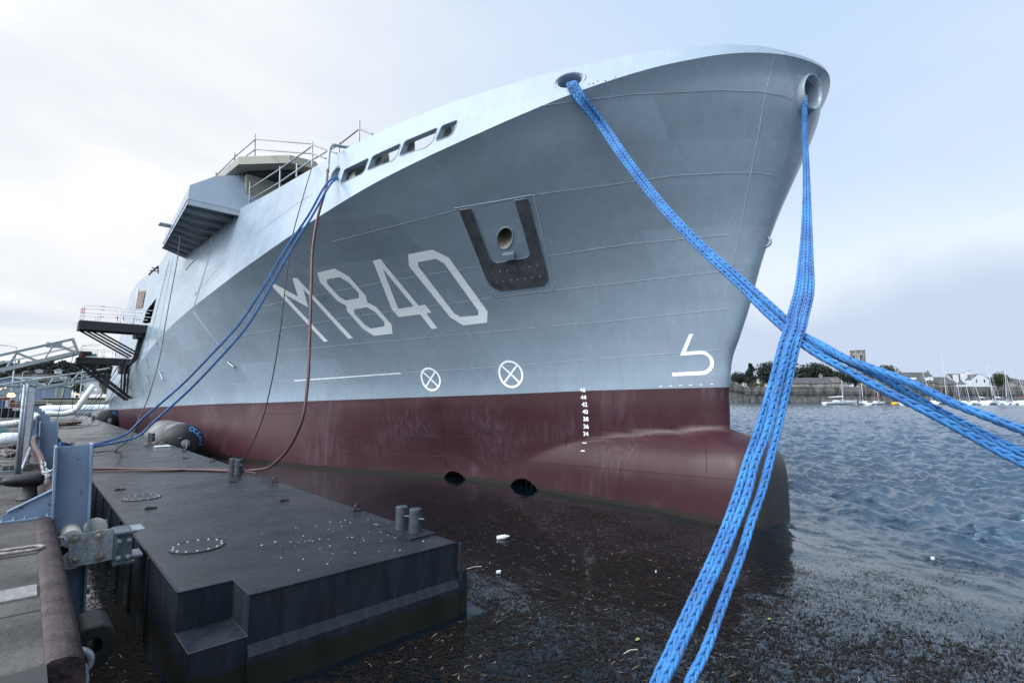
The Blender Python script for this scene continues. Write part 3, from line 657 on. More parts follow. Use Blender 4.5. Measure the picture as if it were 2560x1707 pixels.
def text_on_hull(body, px, h, mat_, name='draught_mark'):
    cu = bpy.data.curves.new(name, 'FONT'); cu.body = body; cu.size = h * 1.42; cu.align_x = 'CENTER'; cu.align_y = 'CENTER'; cu.resolution_u = 3; cu.offset = 0.004
    o = bpy.data.objects.new(name, cu); COL.objects.link(o); dg = bpy.context.evaluated_depsgraph_get(); me = bpy.data.meshes.new_from_object(o.evaluated_get(dg)); bpy.data.objects.remove(o)
    P, n = hit(*px); u, w = frame_at(P, n)
    for v in me.vertices:
        s = P + u * v.co.x + w * v.co.y + n * 0.3; r = hull_bvh.ray_cast(s, -n); v.co = r[0] + n * 0.006 if r[0] is not None else P + u * v.co.x + w * v.co.y
    me.materials.clear(); me.materials.append(mat_); ob = bpy.data.objects.new(name, me); COL.objects.link(ob); set_parent(ob, ship); ob['label'] = 'white draught figure ' + body
for t, y in (('46', 235), ('44', 293), ('42', 349), ('40', 406), ('38', 463), ('36', 521), ('34', 579)):
    text_on_hull(t, (1280 + {'46': 555, '44': 561, '42': 570, '40': 575, '38': 579, '36': 581, '34': 579}[t] * 720 / 2258, 900 + y * 720 / 2258), 0.115, M['white_paint'])
for (x, y) in ((569, 650), (556, 711)):
    decal('draught_dash', [z2([(x - 15, y - 3), (x + 15, y - 3), (x + 15, y + 3), (x - 15, y + 3)], 1280, 900, 720 / 2258)], M['white_paint'], step=20)
# stitch-like marks over the boot line
for i, (x, y) in enumerate(((105, 1443), (320, 1435), (535, 1420), (755, 1412), (980, 1405), (1220, 1395))):
    decal('frame_mark', [z2([(x - 35, y - 5), (x + 35, y - 8), (x + 35, y + 3), (x - 35, y + 6)], *s5)], M['white_paint'], step=20)
decal('grey_stripe', [z2([(345, 1140), (1325, 1070), (1335, 1080), (350, 1150)], *s7)], M['white_paint'], step=30)
def seam(pts, r=0.0055, name='weld_seam', m_='seam', n=10):
    P = []; 
    for a, b in zip(pts, pts[1:]):
        k = max(2, int(math.hypot(b[0] - a[0], b[1] - a[1]) / 12))
        for i in range(k):
            q = hit(a[0] + (b[0] - a[0]) * i / k, a[1] + (b[1] - a[1]) * i / k, 0.003)[0]
            if q is not None: P.append(q)
    if len(P) > 2:
        mb = MB(); mb.tube(P, r, 5, caps=False); return mb.build(name, M[m_], ship, smooth=True)
for s_ in ([(1350, 265), (1583, 236), (1797, 226), (1895, 229), (1957, 240), (1992, 253)], [(833, 604), (1154, 522), (1350, 485), (1545, 460), (1681, 440), (1817, 432), (1895, 432), (1934, 440), (1957, 454)],
           [(1369, 640), (1583, 609), (1834, 586)], [(1383, 726), (1640, 697), (1817, 677), (1880, 676)], [(640, 769), (830, 730), (994, 698), (1200, 666)],
           [(540, 852), (640, 832), (885, 791), (1230, 745), (1383, 726)], [(640, 957), (1021, 931), (1280, 914), (1640, 886), (1820, 873)], [(1937, 140), (1914, 229), (1895, 340), (1870, 470), (1845, 600), (1810, 760)],
           [(1070, 405), (1128, 492), (1154, 522)], [(700, 880), (860, 862), (1500, 805), (1840, 770)]):
    seam(s_)
seam([(630, 591), (743, 509), (794, 478)]); seam([(560, 655), (480, 745)]); seam([(980, 318), (960, 345)])
for s_ in ([(640, 1035), (780, 1033)], [(811, 1083), (1280, 1095), (1417, 1101), (1600, 1093), (1800, 1083)], [(640, 1115), (1280, 1150), (1503, 1169), (1765, 1193), (1854, 1200)], [(1096, 1000), (1108, 1090), (1117, 1180)], [(1765, 1090), (1767, 1192)], [(1416, 1002), (1414, 1145)]):
    seam(s_, 0.007, 'weld_seam', 'red')
# anchor pocket
sp = (1100, 450, 350 / 1715)
outer = [(240, 370), (385, 345), (600, 930), (640, 990), (695, 1015), (870, 985), (1050, 955), (1090, 930), (1104, 890), (1010, 560), (915, 250), (1080, 225), (1200, 690), (1322, 1160), (1318, 1230), (1270, 1285), (1200, 1300), (1000, 1325), (750, 1352), (680, 1330), (620, 1285), (570, 1200), (400, 770)]
pad = decal('anchor_pad', [z2(outer, *sp)], M['anchor_pad'], off=0.03, step=16, label='dark worn U shaped anchor pad')
seam([(sp[0] + x * sp[2], sp[1] + y * sp[2]) for x, y in outer + outer[:1]], 0.016, 'pad_edge', 'hull')
seam(z2([(180, 345), (640, 270), (1120, 185), (1150, 190), (1310, 940), (1390, 1345), (640, 1440), (500, 1060), (215, 350)], *sp), 0.012, 'pocket_edge')
decal('pocket_slot', [z2([(640, 1440), (650, 1426), (950, 1390), (1385, 1338), (1395, 1346), (960, 1408)], *sp)], M['anchor_pad'], off=0.008, step=20)
for row in ([(652, 1127), (740, 1115), (828, 1102), (920, 1090), (1008, 1076), (1100, 1062), (1192, 1050)], [(698, 1248), (785, 1237), (868, 1225), (957, 1216), (1048, 1205), (1140, 1190), (1232, 1182)]):
    for q in z2(row, *sp):
        mb = MB(); p, n = hit(*q, off=0.03); mb.lathe(p, n, [(0.022, 0), (0.019, .008), (0.010, 0.013)], 8); mb.build('bolt', M['galv'], pad)
pts = [hit(*q, off=0.0)[0] for q in HAWSE]; P, n = hit(sp[0] + 795 * sp[2], sp[1] + 712 * sp[2])
axh = (-n * 0.75 + V(0, 0, 0.75) + V(0, .2, 0)).normalized(); mb = MB(); k = len(pts)
for i in range(k):
    for s in range(5):
        a, b = pts[i], pts[(i + 1) % k]; mb.quad(a + axh * .3 * s, b + axh * .3 * s, b + axh * .3 * (s + 1), a + axh * .3 * (s + 1))
o = mb.build('hawse_pipe', M['cream'], ship, smooth=True)
mb = MB(); mb.quad(*[p + axh * 1.5 for p in pts]); mb.build('pipe_end', M['dark'], o)
mb = MB(); mb.tube(pts, 0.022, 6, closed=True); mb.build('hawse_rim', M['hull'], ship, smooth=True)
P, n = hit(sp[0] + 852 * sp[2], sp[1] + 915 * sp[2]); u, w = frame_at(P, n); mb = MB(); mb.box(P + n * .06, .30, .16, .16, (u, w, n), 0.012); mb.build('anchor_block', M['hull'], ship)
# bow eye plate
P = atx(1900, 608, XC); mb = MB(); mb.tube([P + V(0, -0.12 + 0.11 * cos(t) , 0.11 * sin(t)) for t in np.linspace(0, 2 * pi, 17)[:-1]], 0.035, 6, closed=True); mb.build('tow_eye', M['hull'], ship, smooth=True)
# small drain and sensor holes
for q, r in (((1506, 1029), .03), ((1424, 1067), .03), ((640 + 1200 * .2721, 640 + 92 * .2721), .03), ((1909, 355), .012), ((1905, 361), .012), ((489, 735), .1), ((447, 787), .02)):
    P, n = hit(*q)
    if P is None: continue
    mb = MB(); mb.lathe(P - n * 0.008, n, [(r, 0.0), (r, .004)], 10); mb.build('drain_hole', M['dark'], ship)
# handles / steps on the after hull side
for (a, b) in (((575, 903), (590, 915)), ((405, 930), (412, 948)), ((371, 940), (375, 955))):
    p, n = hit(*a); q, n2 = hit(*b)
    mb = MB(); mb.tube([p, p + n * .1, q + n2 * .1, q], 0.03, 6); mb.build('hull_step', M['galv'], ship)
# fender guards: welded half round pipes
for pts_ in ([(533, 612), (482, 776)], [(482, 778), (568, 890)], [(433, 640), (392, 858), (408, 922)], [(424, 650), (366, 880), (374, 938)], [(360 + 680 * .255, 300 + 1175 * .255), (360 + 375 * .255, 300 + 1505 * .255)]):
    seam(pts_, 0.03, 'half_pipe', 'hull')
# jagged unpainted chips under the side chock
for (x, y, w_) in ((1260, 800, 40), (1380, 780, 50), (1500, 715, 30), (1720, 700, 45), (1700, 850, 18), (1950, 660, 22), (2000, 598, 25)):
    qx, qy = 1360 + x * .0893, 140 + y * .0893
    decal('paint_chip', [[(qx - w_ * .045, qy), (qx, qy - 1.1), (qx + w_ * .05, qy - .6), (qx + w_ * .03, qy + 1.0), (qx - .3, qy + 1.8)]], M['dark'], off=0.009, step=4)
# ------------------------------------------------------------------ superstructure
def poly_prism(mb, pts, Y, depth):
    mb.prism([aty(x, y, Y) for x, y in pts], V(0, depth, 0))
E_ = hit(597, 540)[0]; J_ = hit(462, 658)[0]; YE, YJ = E_.y, J_.y
mb = MB()
F_ = aty(468, 511, YE)
def slope_pt(x, y, k=.42):
    Yp = YE
    for _ in range(12): P = aty(x, y, Yp); Yp = YE + k * max(0, P.z - F_.z)
    return aty(x, y, Yp)
A_ = slope_pt(475, 463); B_ = slope_pt(540, 440); C_ = slope_pt(636, 437); G_ = aty(406, 621, YJ)
G2 = V(F_.x + (G_.x - F_.x) * 1.0, YJ, G_.z)
Dn = YJ - YE
front = [F_, E_ + V(.8, 0, 0), C_ + V(.4, 0, 0), C_, B_, A_]
back = [G2, J_ + V(.8, 0, 0), C_ + V(.4, Dn, 0), C_ + V(0, Dn, 0), B_ + V(0, Dn, 0), A_ + V(G2.x - F_.x, Dn, 0)]
n = len(front)
mb.add(front + back, [tuple(range(n))[::-1], tuple(range(n, 2 * n))] + [(k, (k + 1) % n, n + (k + 1) % n, n + k) for k in range(1, n)])
wing = mb.build('bridge_wing', M['hull'], ship)
mb = MB(); mb.quad(F_ + V(0, 0, .22), E_ + V(.8, 0, .22), J_ + V(.8, 0, .22), G2 + V(0, 0, .22)); mb.build('wing_floor', M['wing_under_shade'], wing)
for k in range(9):
    t = k / 8; a = F_.lerp(G2, t); b = (E_ + V(.8, 0, 0)).lerp(J_ + V(.8, 0, 0), t); mb = MB()
    mb.box((a + b) / 2 + V(0, 0, .1), (b - a).length, .03, .2, ((b - a).normalized(), V(0, 1, 0), (b - a).normalized().cross(V(0, 1, 0)))); mb.build('wing_rib', M['wing_rib'], wing)
mb = MB(); mb.cyl(aty(420, 565, YJ - 2), aty(405, 563, YJ - 2) , .05); mb.box(aty(413, 563, YJ - 2.2), .5, .5, .05); mb.build('wing_bracket', M['hull'], wing)
# bridge house behind: lower wall, window band, roof slab
YC = YE + 0.5
mb = MB(); z0 = 7.0; zt = aty(630, 438, YC).z; xl = E_.x + .35
mb.box(V((xl + 16) / 2, YC + 2, (z0 + zt) / 2), 16 - xl, 4, zt - z0); house = mb.build('bridge_house', M['olive'], ship)
roof_z = aty(597, 392, YC - .4).z
R1, R2, R3 = atz(597, 392, roof_z), atz(725, 388, roof_z), atz(790, 404, roof_z)
R0 = R1 + V(-0.3, 4.5, 0)
mb = MB(); pl = [R0, R1, R2, R3, R3 + V(6, 8, 0), R0 + V(8, 6, 0)]; hgt = roof_z - aty(595, 411, R1.y).z
mb.prism(pl, V(0, 0, -hgt)); mb.build('bridge_roof', M['olive'], house)
mb = MB(); cc = sum(pl, V(0, 0, 0)) / 6; inn = [p.lerp(cc, .14) for p in pl]; mb.prism([V(p.x, p.y, roof_z - hgt) for p in inn], V(0, 0, zt - (roof_z - hgt) + .02)); mb.build('bridge_window', M['glass_dark'], house)
mb = MB(); P = aty(360 + 1100 * .2551, 300 + 530 * .2551, YC + .4)
mb.tube([P + V(.7 * cos(t), 0, .35 * max(0, sin(t))) for t in np.linspace(0, pi, 12)], .07, 6); mb.build('cable_coil', M['rubber'], house)
# things seen through the bulwark openings: inner structure
for poly, dpt in (([(300, 1200), (540, 1110), (540, 850), (330, 930)], .55), ([(540, 1120), (760, 1010), (760, 800), (540, 870)], 1.0), ([(720, 1000), (958, 900), (958, 680), (760, 760)], .55), ([(958, 900), (1068, 850), (1050, 700), (958, 660)], 1.1),
        ([(1215, 780), (1455, 670), (1455, 470), (1260, 540)], .55), ([(1780, 540), (2030, 440), (2030, 240), (1820, 300)], .5), ([(2030, 440), (2075, 420), (2078, 250), (2030, 250)], .9)):
    q = [hit(800 + x * .16156, 270 + y * .16156, 0.0, all_bvh)[0] for x, y in poly]
    if any(v is None for v in q): continue
    mb = MB(); mb.prism([v + (v - EYE).normalized() * dpt for v in q], V(.04, .02, 0)); mb.build('inner_frame', M['olive'], ship)
# after deckhouse: beige strip and rusty patch on the far side plating
def patch(name, pts, mat_, off=0.03): return decal(name, [pts], mat_, off=off, step=25)
s8 = (100, 560, 370 / 1934)
patch('primer_strip', z2([(1285, 740), (1310, 732), (1235, 1200), (1215, 1380), (1190, 1375), (1245, 1130)], *s8), M['cream'])
patch('rusty_patch', z2([(1288, 885), (1385, 872), (1345, 1095), (1255, 1105)], *s8), M['rust_patch'], off=0.05)

# ------------------------------------------------------------------ scaffold rail on the ship
sz = lambda x, y: (360 + x * .2551, 300 + y * .2551)
def rail_pt(x, y, where):
    p = sz(x, y)
    return atx(p[0], p[1], 6.15) if where == 'n' else aty(p[0], p[1], YE + 1.2)
Pb = atx(*sz(1040, 855), 6.15)
sc = empty('scaffold_railing', Pb, 'grey scaffold tube railing around the bridge and foredeck edge', 'railing')
def rail(name, pts, r=.027):
    mb = MB()
    for a, b in zip(pts, pts[1:]): mb.tube([rail_pt(*a), rail_pt(*b)], r, 6)
    mb.build(name, M['galv'], sc)
for a, b, w_ in (((1090, 140), (1088, 370), 'f'), ((1650, 215), (1648, 520), 'n'), ((1335, 455), (1328, 700), 'n'), ((1040, 605), (1030, 880), 'n'), ((890, 320), (885, 420), 'f'), ((705, 515), (705, 560), 'f'), ((2112, 10), (2105, 240), 'n'), ((1915, 215), (1910, 330), 'n'), ((1498, 430), (1494, 560), 'n')):
    rail('post', [(a[0], a[1], w_), (b[0], b[1], w_)])
for pts in ([(705, 545, 'f'), (890, 362, 'f')], [(890, 362, 'f'), (1090, 190, 'f')], [(1090, 190, 'f'), (1650, 235, 'n')], [(1000, 355, 'f'), (1090, 290, 'f')], [(1090, 290, 'f'), (1640, 330, 'n')],
            [(1650, 255, 'n'), (1335, 480, 'n')], [(1335, 480, 'n'), (975, 715, 'n')], [(1650, 390, 'n'), (1325, 615, 'n')], [(1325, 615, 'n'), (955, 835, 'n')], [(1640, 395, 'n'), (1915, 240, 'n')], [(1915, 240, 'n'), (2112, 85, 'n')],
            [(1650, 240, 'n'), (1890, 330, 'n')], [(1650, 330, 'n'), (1785, 378, 'n')], [(2112, 85, 'n'), (2240, 140, 'n')]):
    rail('rail_tube', pts)
# after deck rail with the red bit
mb = MB(); q = [aty(100 + x * .1913, 560 + y * .1913, 36.0) for x, y in ((1420, 665), (1465, 620), (1545, 550))]; mb.tube(q, .05, 6)
q = [aty(100 + x * .1913, 560 + y * .1913, 36.0) for x, y in ((1435, 605), (1555, 620))]; mb.tube(q, .03, 6)
q = [aty(100 + x * .1913, 560 + y * .1913, 36.0) for x, y in ((1460, 570), (1530, 585), (1545, 550), (1545, 650))]; mb.tube(q, .03, 6)
tag(mb.build('davit_rail', M['black_steel'], None), 'small dark rail standing on the after deckhouse of the ship', 'railing')

# ------------------------------------------------------------------ platforms hung on the ship's side
s6 = lambda x, y: (150 + x * .2168, 720 + y * .2168)
def platform(name, label, Y, beam, rails, posts, struts, label_g):
    pts = [aty(*s6(*p), Y) for p in beam]; root = empty(name, pts[0], label, 'platform')
    mb = MB(); x0, x1 = pts[0].x, pts[1].x; z = pts[0].z; hb = pts[0].z - aty(*s6(*beam[2]), Y).z
    mb.box(V((x0 + x1) / 2, Y, z - hb / 2), x1 - x0, .10, hb); mb.box(V((x0 + x1) / 2, Y + 1.6, z - hb / 2), x1 - x0, .10, hb); mb.box(V(x0, Y + .8, z - hb / 2), .1, 1.5, hb)
    mb.build('beam', M['black_steel'], root)
    mb = MB(); mb.box(V((x0 + x1) / 2, Y + .8, z + .02), x1 - x0, 1.5, .06)
    for k in range(5): mb.box(V(x0 + (x1 - x0) * (k + 1) / 6, Y + .8, z - hb * .4), .08, 1.48, hb * .6)
    mb.build('deck_grating', M['grate'], root)
    for dy in (0.12, 1.5):
        for a, b in struts:
            p, q = aty(*s6(*a), Y), aty(*s6(*b), Y); mb = MB(); mb.tube([p + V(0, dy, 0), q + V(0, dy, 0)], .055, 6); mb.build('strut', M['black_steel'], root)
    for pl in rails:
        for dy in (0.0, 1.55):
            mb = MB(); mb.tube([aty(*s6(*p), Y) + V(0, dy, 0) for p in pl], .024, 5); mb.build('guard_rail', M['rail_red'], root)
    mb = MB(); mb.box(aty(*s6(*beam[1]), Y) + V(-.45, .8, -.55), .5, 1.2, .8, None, .1); mb.build('hinge_block', M['black_steel'], root)
    return root
platform('access_platform', 'upper black steel access platform with red and white guard rails on the ship side', 39.5, [(232, 375), (1035, 412), (232, 470)],
    [[(250, 365), (255, 205)], [(275, 360), (278, 215), (300, 200), (680, 225), (703, 245), (698, 385)], [(240, 283), (700, 310)], [(730, 385), (738, 255), (760, 238), (1080, 262)], [(705, 312), (1060, 342)], [(430, 365), (435, 300)], [(460, 370), (465, 300)], [(845, 390), (845, 345)], [(875, 390), (877, 345)]], [],
    [((245, 460), (830, 790)), ((340, 440), (920, 760))], 'u')
platform('access_platform', 'lower black steel access platform where the gangway lands, under the upper one', 43.5, [(205, 800), (850, 832), (205, 868)],
    [[(245, 790), (250, 670), (285, 648), (465, 658)], [(250, 700), (640, 722)], [(430, 795), (433, 710)], [(505, 800), (508, 710)], [(640, 800), (640, 690)], [(280, 790), (820, 810)]], [],
    [((215, 865), (790, 1295)), ((285, 850), (835, 1275)), ((750, 930), (735, 1185)), ((795, 900), (775, 1215))], 'l')
mb = MB(); pts = [aty(*s6(*p), 40.5) for p in ((925, 510), (1015, 500), (905, 815), (820, 890), (790, 880), (850, 790))]; mb.prism(pts, V(0, .4, 0))
tag(mb.build('pilot_door_frame', M['black_steel'], None), 'black steel leaf hanging between the two access platforms', 'door')
for (x, y, w_, h_, m_) in ((293, 758, .5, .35, 'black_steel'), (340, 775, .55, .28, 'net_green')):
    P = aty(*s6(x, y + 15), 43.9); mb = MB(); mb.box(P, w_ * 1.3, .5, h_ * 1.4, None, .04)
    tag(mb.build('crate', M[m_], None, smooth=False), {'black_steel': 'dark upright crate at the gangway end of the lower platform', 'net_green': 'low crate wrapped in green line on the lower platform'}[m_], 'crate')

# ------------------------------------------------------------------ gangways
def gangway(label, Y, low, high, zig, s_, r=.055):
    ox, oy, k = s_; g = lambda p, dy=0: aty(ox + p[0] * k, oy + p[1] * k, Y) + V(0, dy, 0)
    root = empty('gangway', g(low[0]), label, 'gangway', None)
    dx = (g(low[1]) - g(low[0])).normalized(); lo0 = g(low[0]) - dx * 2.5; lo1 = g(low[1]); hi0 = g(high[0]) - dx * 2.5; hi1 = g(high[1])
    mb = MB(); L_ = (lo1 - lo0); mb.box((lo0 + lo1) / 2 + V(0, .6, -.02), L_.length, 1.2, .10, (dx, V(0, 1, 0), dx.cross(V(0, 1, 0)))); mb.build('walkway', M['grate'], root)
    for dy in (0, 1.2):
        mb = MB(); mb.box((lo0 + lo1) / 2 + V(0, dy, .08), L_.length, .07, .24, (dx, V(0, 1, 0), dx.cross(V(0, 1, 0)))); mb.build('lower_chord', M['alu'], root)
        mb = MB(); mb.tube([hi0 + V(0, dy, 0), hi1 + V(0, dy, 0)], r, 6); mb.build('handrail', M['alu'], root)
        mb = MB(); mb.tube([hi0.lerp(lo0, .5) + V(0, dy, 0), hi1.lerp(lo1, .5) + V(0, dy, 0)], r * .45, 6); mb.build('mid_rail', M['alu'], root)
        for a, b in zip(zig, zig[1:]):
            mb = MB(); mb.tube([g(a, dy), g(b, dy)], r * .8, 6); mb.build('diagonal', M['alu'], root)
    mb = MB(); P = g(zig[3]) if len(zig) > 3 else g(zig[1]); mb.box(P + V(0, 0, -.12), .75, .03, .35); mb.build('gusset', M['alu'], root)
    return root
s3 = (0, 800, 320 / 1930)
gangway('nearer aluminium truss gangway climbing from the quay to the lower black platform', 43.0, [(0, 775), (1190, 500)], [(0, 525), (1105, 275)], [(50, 790), (250, 485), (640, 640), (820, 350), (1190, 490), (1105, 275)], s3)
gangway('farther pale truss gangway running behind the nearer one towards the ship', 52.0, [(0, 1130), (1480, 890)], [(0, 975), (1650, 725)], [(0, 1075), (100, 960), (310, 1070), (480, 905), (700, 1020), (830, 850), (1060, 950), (1200, 795), (1400, 900)], s3, .05)

# ------------------------------------------------------------------ quay
QZ = 1.36
quay = MB()
def concrete_sheet():
    mb = MB(); ys = list(np.arange(-8, 16, .5)) + list(np.arange(16, 100, 4.0)); xs = [-60, -20, -8, -4, -2, -1, -.5, 0.0, .165]
    for i in range(len(ys) - 1):
        for j in range(len(xs) - 1): mb.quad((xs[j], ys[i], QZ), (xs[j + 1], ys[i], QZ), (xs[j + 1], ys[i + 1], QZ), (xs[j], ys[i + 1], QZ))
    mb.quad((.165, -8, QZ), (.165, 100, QZ), (.165, 100, -1.2), (.165, -8, -1.2)); mb.quad((-60, 100, QZ), (.165, 100, QZ), (.165, 100, -1), (-60, 100, -1)); mb.quad((-60, -8, QZ), (.165, -8, QZ), (.165, -8, -1), (-60, -8, -1))
    return mb
q_ = concrete_sheet().build('quay', M['concrete'], None); tag(q_, kind='structure')
# expansion joints
mb = MB()
for y in (4.45, 6.02, 8.95, 12.3, 16.0, 20, 25, 31): mb.quad((-4, y - .012 + .05, QZ + .003), (.16, y - .012, QZ + .003), (.16, y + .012, QZ + .003), (-4, y + .03 + .05, QZ + .003))
tag(mb.build('joint', M['dark'], None), kind='structure')
# edge guard: rounded, rusty, ribbed steel/rubber nosing
mb = MB(); prof = [(.165, QZ + .006), (.19, QZ + .02), (.25, QZ + .022), (.295, QZ + .005), (.325, QZ - .04), (.333, QZ - .12), (.33, QZ - .35), (.17, QZ - .35)]
ys = list(np.arange(3.52, 14, .035)) + list(np.arange(14, 90, 1.0)); nz = RNG.normal(0, 1, (len(ys), len(prof)))
for i, y in enumerate(ys):
    w_ = .003 if y < 14 else 0
    for j, (x, z) in enumerate(prof): mb.v.append((x + nz[i, j] * w_ * .5 * (j > 0), y, z + nz[i, j] * w_ * .35 + (0.0016 if i % 2 and 0 < j < 6 else 0)))
k = len(prof)
for i in range(len(ys) - 1):
    for j in range(k - 1): mb.f.append((i * k + j, (i + 1) * k + j, (i + 1) * k + j + 1, i * k + j + 1)); mb.mi.append(0)
mb.f.append(tuple(range(k))); mb.mi.append(0)
tag(mb.build('quay_edge_guard', M['edge'], None, smooth=False, angle=50), 'rusty brown ribbed rounded edge guard along the lip of the quay', 'edge guard')
# dark recess at the near end of the guard
mb = MB(); mb.box(V(.06, 3.30, QZ - .05), .22, .42, .13); tag(mb.build('edge_recess', M['dark'], None), kind='structure')
# tread plate, shackles
mb = MB(); mb.box(V(-.30, 4.88, QZ + .008), .90, .27, .012); 
mb.build('tread_plate', M['tread'], None); tag(bpy.data.objects['tread_plate'], 'pale perforated metal tread plate lying across the quay edge', 'plate')
def shackle(c, d, s, name, label, up=V(0, 0, 1)):
    d = d.normalized(); e = up.cross(d).normalized(); root = empty(name, c, label, 'shackle')
    mb = MB(); R = .5 * s; pts = [c + d * (-1.1 * s) + e * (.32 * s)] + [c + d * (1.0 * s * cos(t) * .5 + .35 * s) + e * (.42 * s * sin(t)) for t in np.linspace(pi / 2, -pi / 2, 13)] + [c + d * (-1.1 * s) - e * (.32 * s)]
    mb.tube(catmull(pts, 2), .085 * s, 8); mb.build('bow', M['rust_metal'], root, smooth=True)
    mb = MB(); mb.tube([c + d * (-1.1 * s) + e * (.5 * s), c + d * (-1.1 * s) - e * (.5 * s)], .10 * s, 8); mb.build('pin', M['rust_metal'], root, smooth=True)
    mb = MB(); mb.lathe(c + d * (-1.1 * s) + up * 0.0, up, [(.26 * s, -.05 * s), (.28 * s, .06 * s), (.2 * s, .12 * s), (.08 * s, .12 * s)], 12); mb.build('eye', M['rust_metal'], root, smooth=True)
    return root
shackle(V(.06, 6.12, QZ + .03), V(1, -.12, 0), .17, 'shackle', 'rusty shackle lying on the concrete quay')

# T head bollard
def bollard_big(x, y, label, s=1.0):
    root = empty('quay_bollard', V(x, y, QZ), label, 'bollard', 'cast mooring bollards along the quay')
    mb = MB(); mb.lathe(V(x, y, QZ), V(0, 0, 1), [(.16 * s, 0), (.155 * s, .02), (.10 * s, .05), (.085 * s, .14), (.10 * s, .22), (.12 * s, .26)], 20); mb.build('stem', M['black_cast'], root, smooth=True)
    mb = MB(); c = V(x - .06 * s, y, QZ + .30 * s); 
    rows_ = [(-.28, .005), (-.27, .04), (-.22, .075), (-.12, .10), (0, .115), (.10, .12), (.17, .105), (.21, .07), (.225, .005)]
    for (h, r) in rows_:
        for k in range(16): mb.v.append(tuple(c + V(h * s, r * s * 1.1 * cos(2 * pi * k / 16), r * s * .95 * sin(2 * pi * k / 16) + (-.03 * h * s))))
    for i in range(len(rows_) - 1):
        for k in range(16): mb.f.append((i * 16 + k, i * 16 + (k + 1) % 16, (i + 1) * 16 + (k + 1) % 16, (i + 1) * 16 + k)); mb.mi.append(0)
    mb.build('horn', M['black_cast'], root, smooth=True)
    return root
bollard_big(.12, 9.2, 'black T headed bollard on the quay just behind the nearest blue pile', .82)
bollard_big(.05, 15.6, 'black bollard with a broad low head farther up the quay, behind the wire fence', .8)
bollard_big(-.02, 21.0, 'distant black bollard near the white ribbed duct', .8)
# ------------------------------------------------------------------ guide piles
def pile(Y, label, first=True, top=2.05):
    root = empty('guide_pile', V(.5, Y, QZ), label, 'pile', 'blue grey H section guide piles along the quay')
    lean = V(-.03, .0, 1.0).normalized(); side = V(1, 0.0, .035).normalized(); yy = V(0, 1, 0)
    c0 = V(.50, Y, 0); zc = (top - .3) / 2; hh = top + .3
    ctr = c0 + lean * (zc)
    mb = MB(); mb.box(ctr, .29, .02, hh, (side, yy, lean)); mb.build('web', M['blue_steel'], root)
    for sx in (-1, 1):
        mb = MB(); mb.box(ctr + side * (sx * .155) + lean * .004, .024, .30, hh + .008, (side, yy, lean), .004); mb.build('flange', M['blue_steel'], root)
    # foot bracket on the quay
    yb = Y - .06; zt = QZ + .30
    pts = [V(.33, yb, QZ + .02), V(-.12, yb, QZ + .02), V(-.115, yb, QZ + .06), V(-.06, yb, QZ + .10), V(.31, yb, zt)]
    mb = MB(); mb.prism(pts, V(0, .018, 0)); mb.build('bracket', M['blue_steel'], root)
    mb = MB(); mb.box(V(.10, Y - .03, QZ + .012), .48, .20, .02, None, .003)
    L_ = (V(.31, yb, zt) - V(-.06, yb, QZ + .10)); mb.box(V(.125, yb + .01, (QZ + .10 + zt) / 2 + .008), L_.length, .07, .014, (L_.normalized(), yy, L_.normalized().cross(yy)))
    mb.build('bracket_plate', M['blue_steel'], root)
    if first:
        for x in (-.09, .0, .085, .26):
            mb = MB(); mb.lathe(V(x, Y - .10, QZ + .022), V(0, 0, 1), [(.016, 0), (.016, .008), (.009, .009), (.009, .03)], 8); mb.build('anchor_bolt', M['galv'], root)
    return root
_pl = ['nearest blue grey H pile with the roller guide', 'second blue grey H pile, behind the nearest one', 'third blue grey H pile of the row', 'fourth blue grey H pile of the row', 'fifth blue grey H pile of the row', 'sixth, farthest blue grey H pile that shows']
for i, (y, t) in enumerate(((7.75, 2.13), (16.6, 2.08), (22.5, 2.06), (29.0, 2.05), (35.5, 2.04), (42.0, 2.06))): pile(y, _pl[i], i < 2, t)
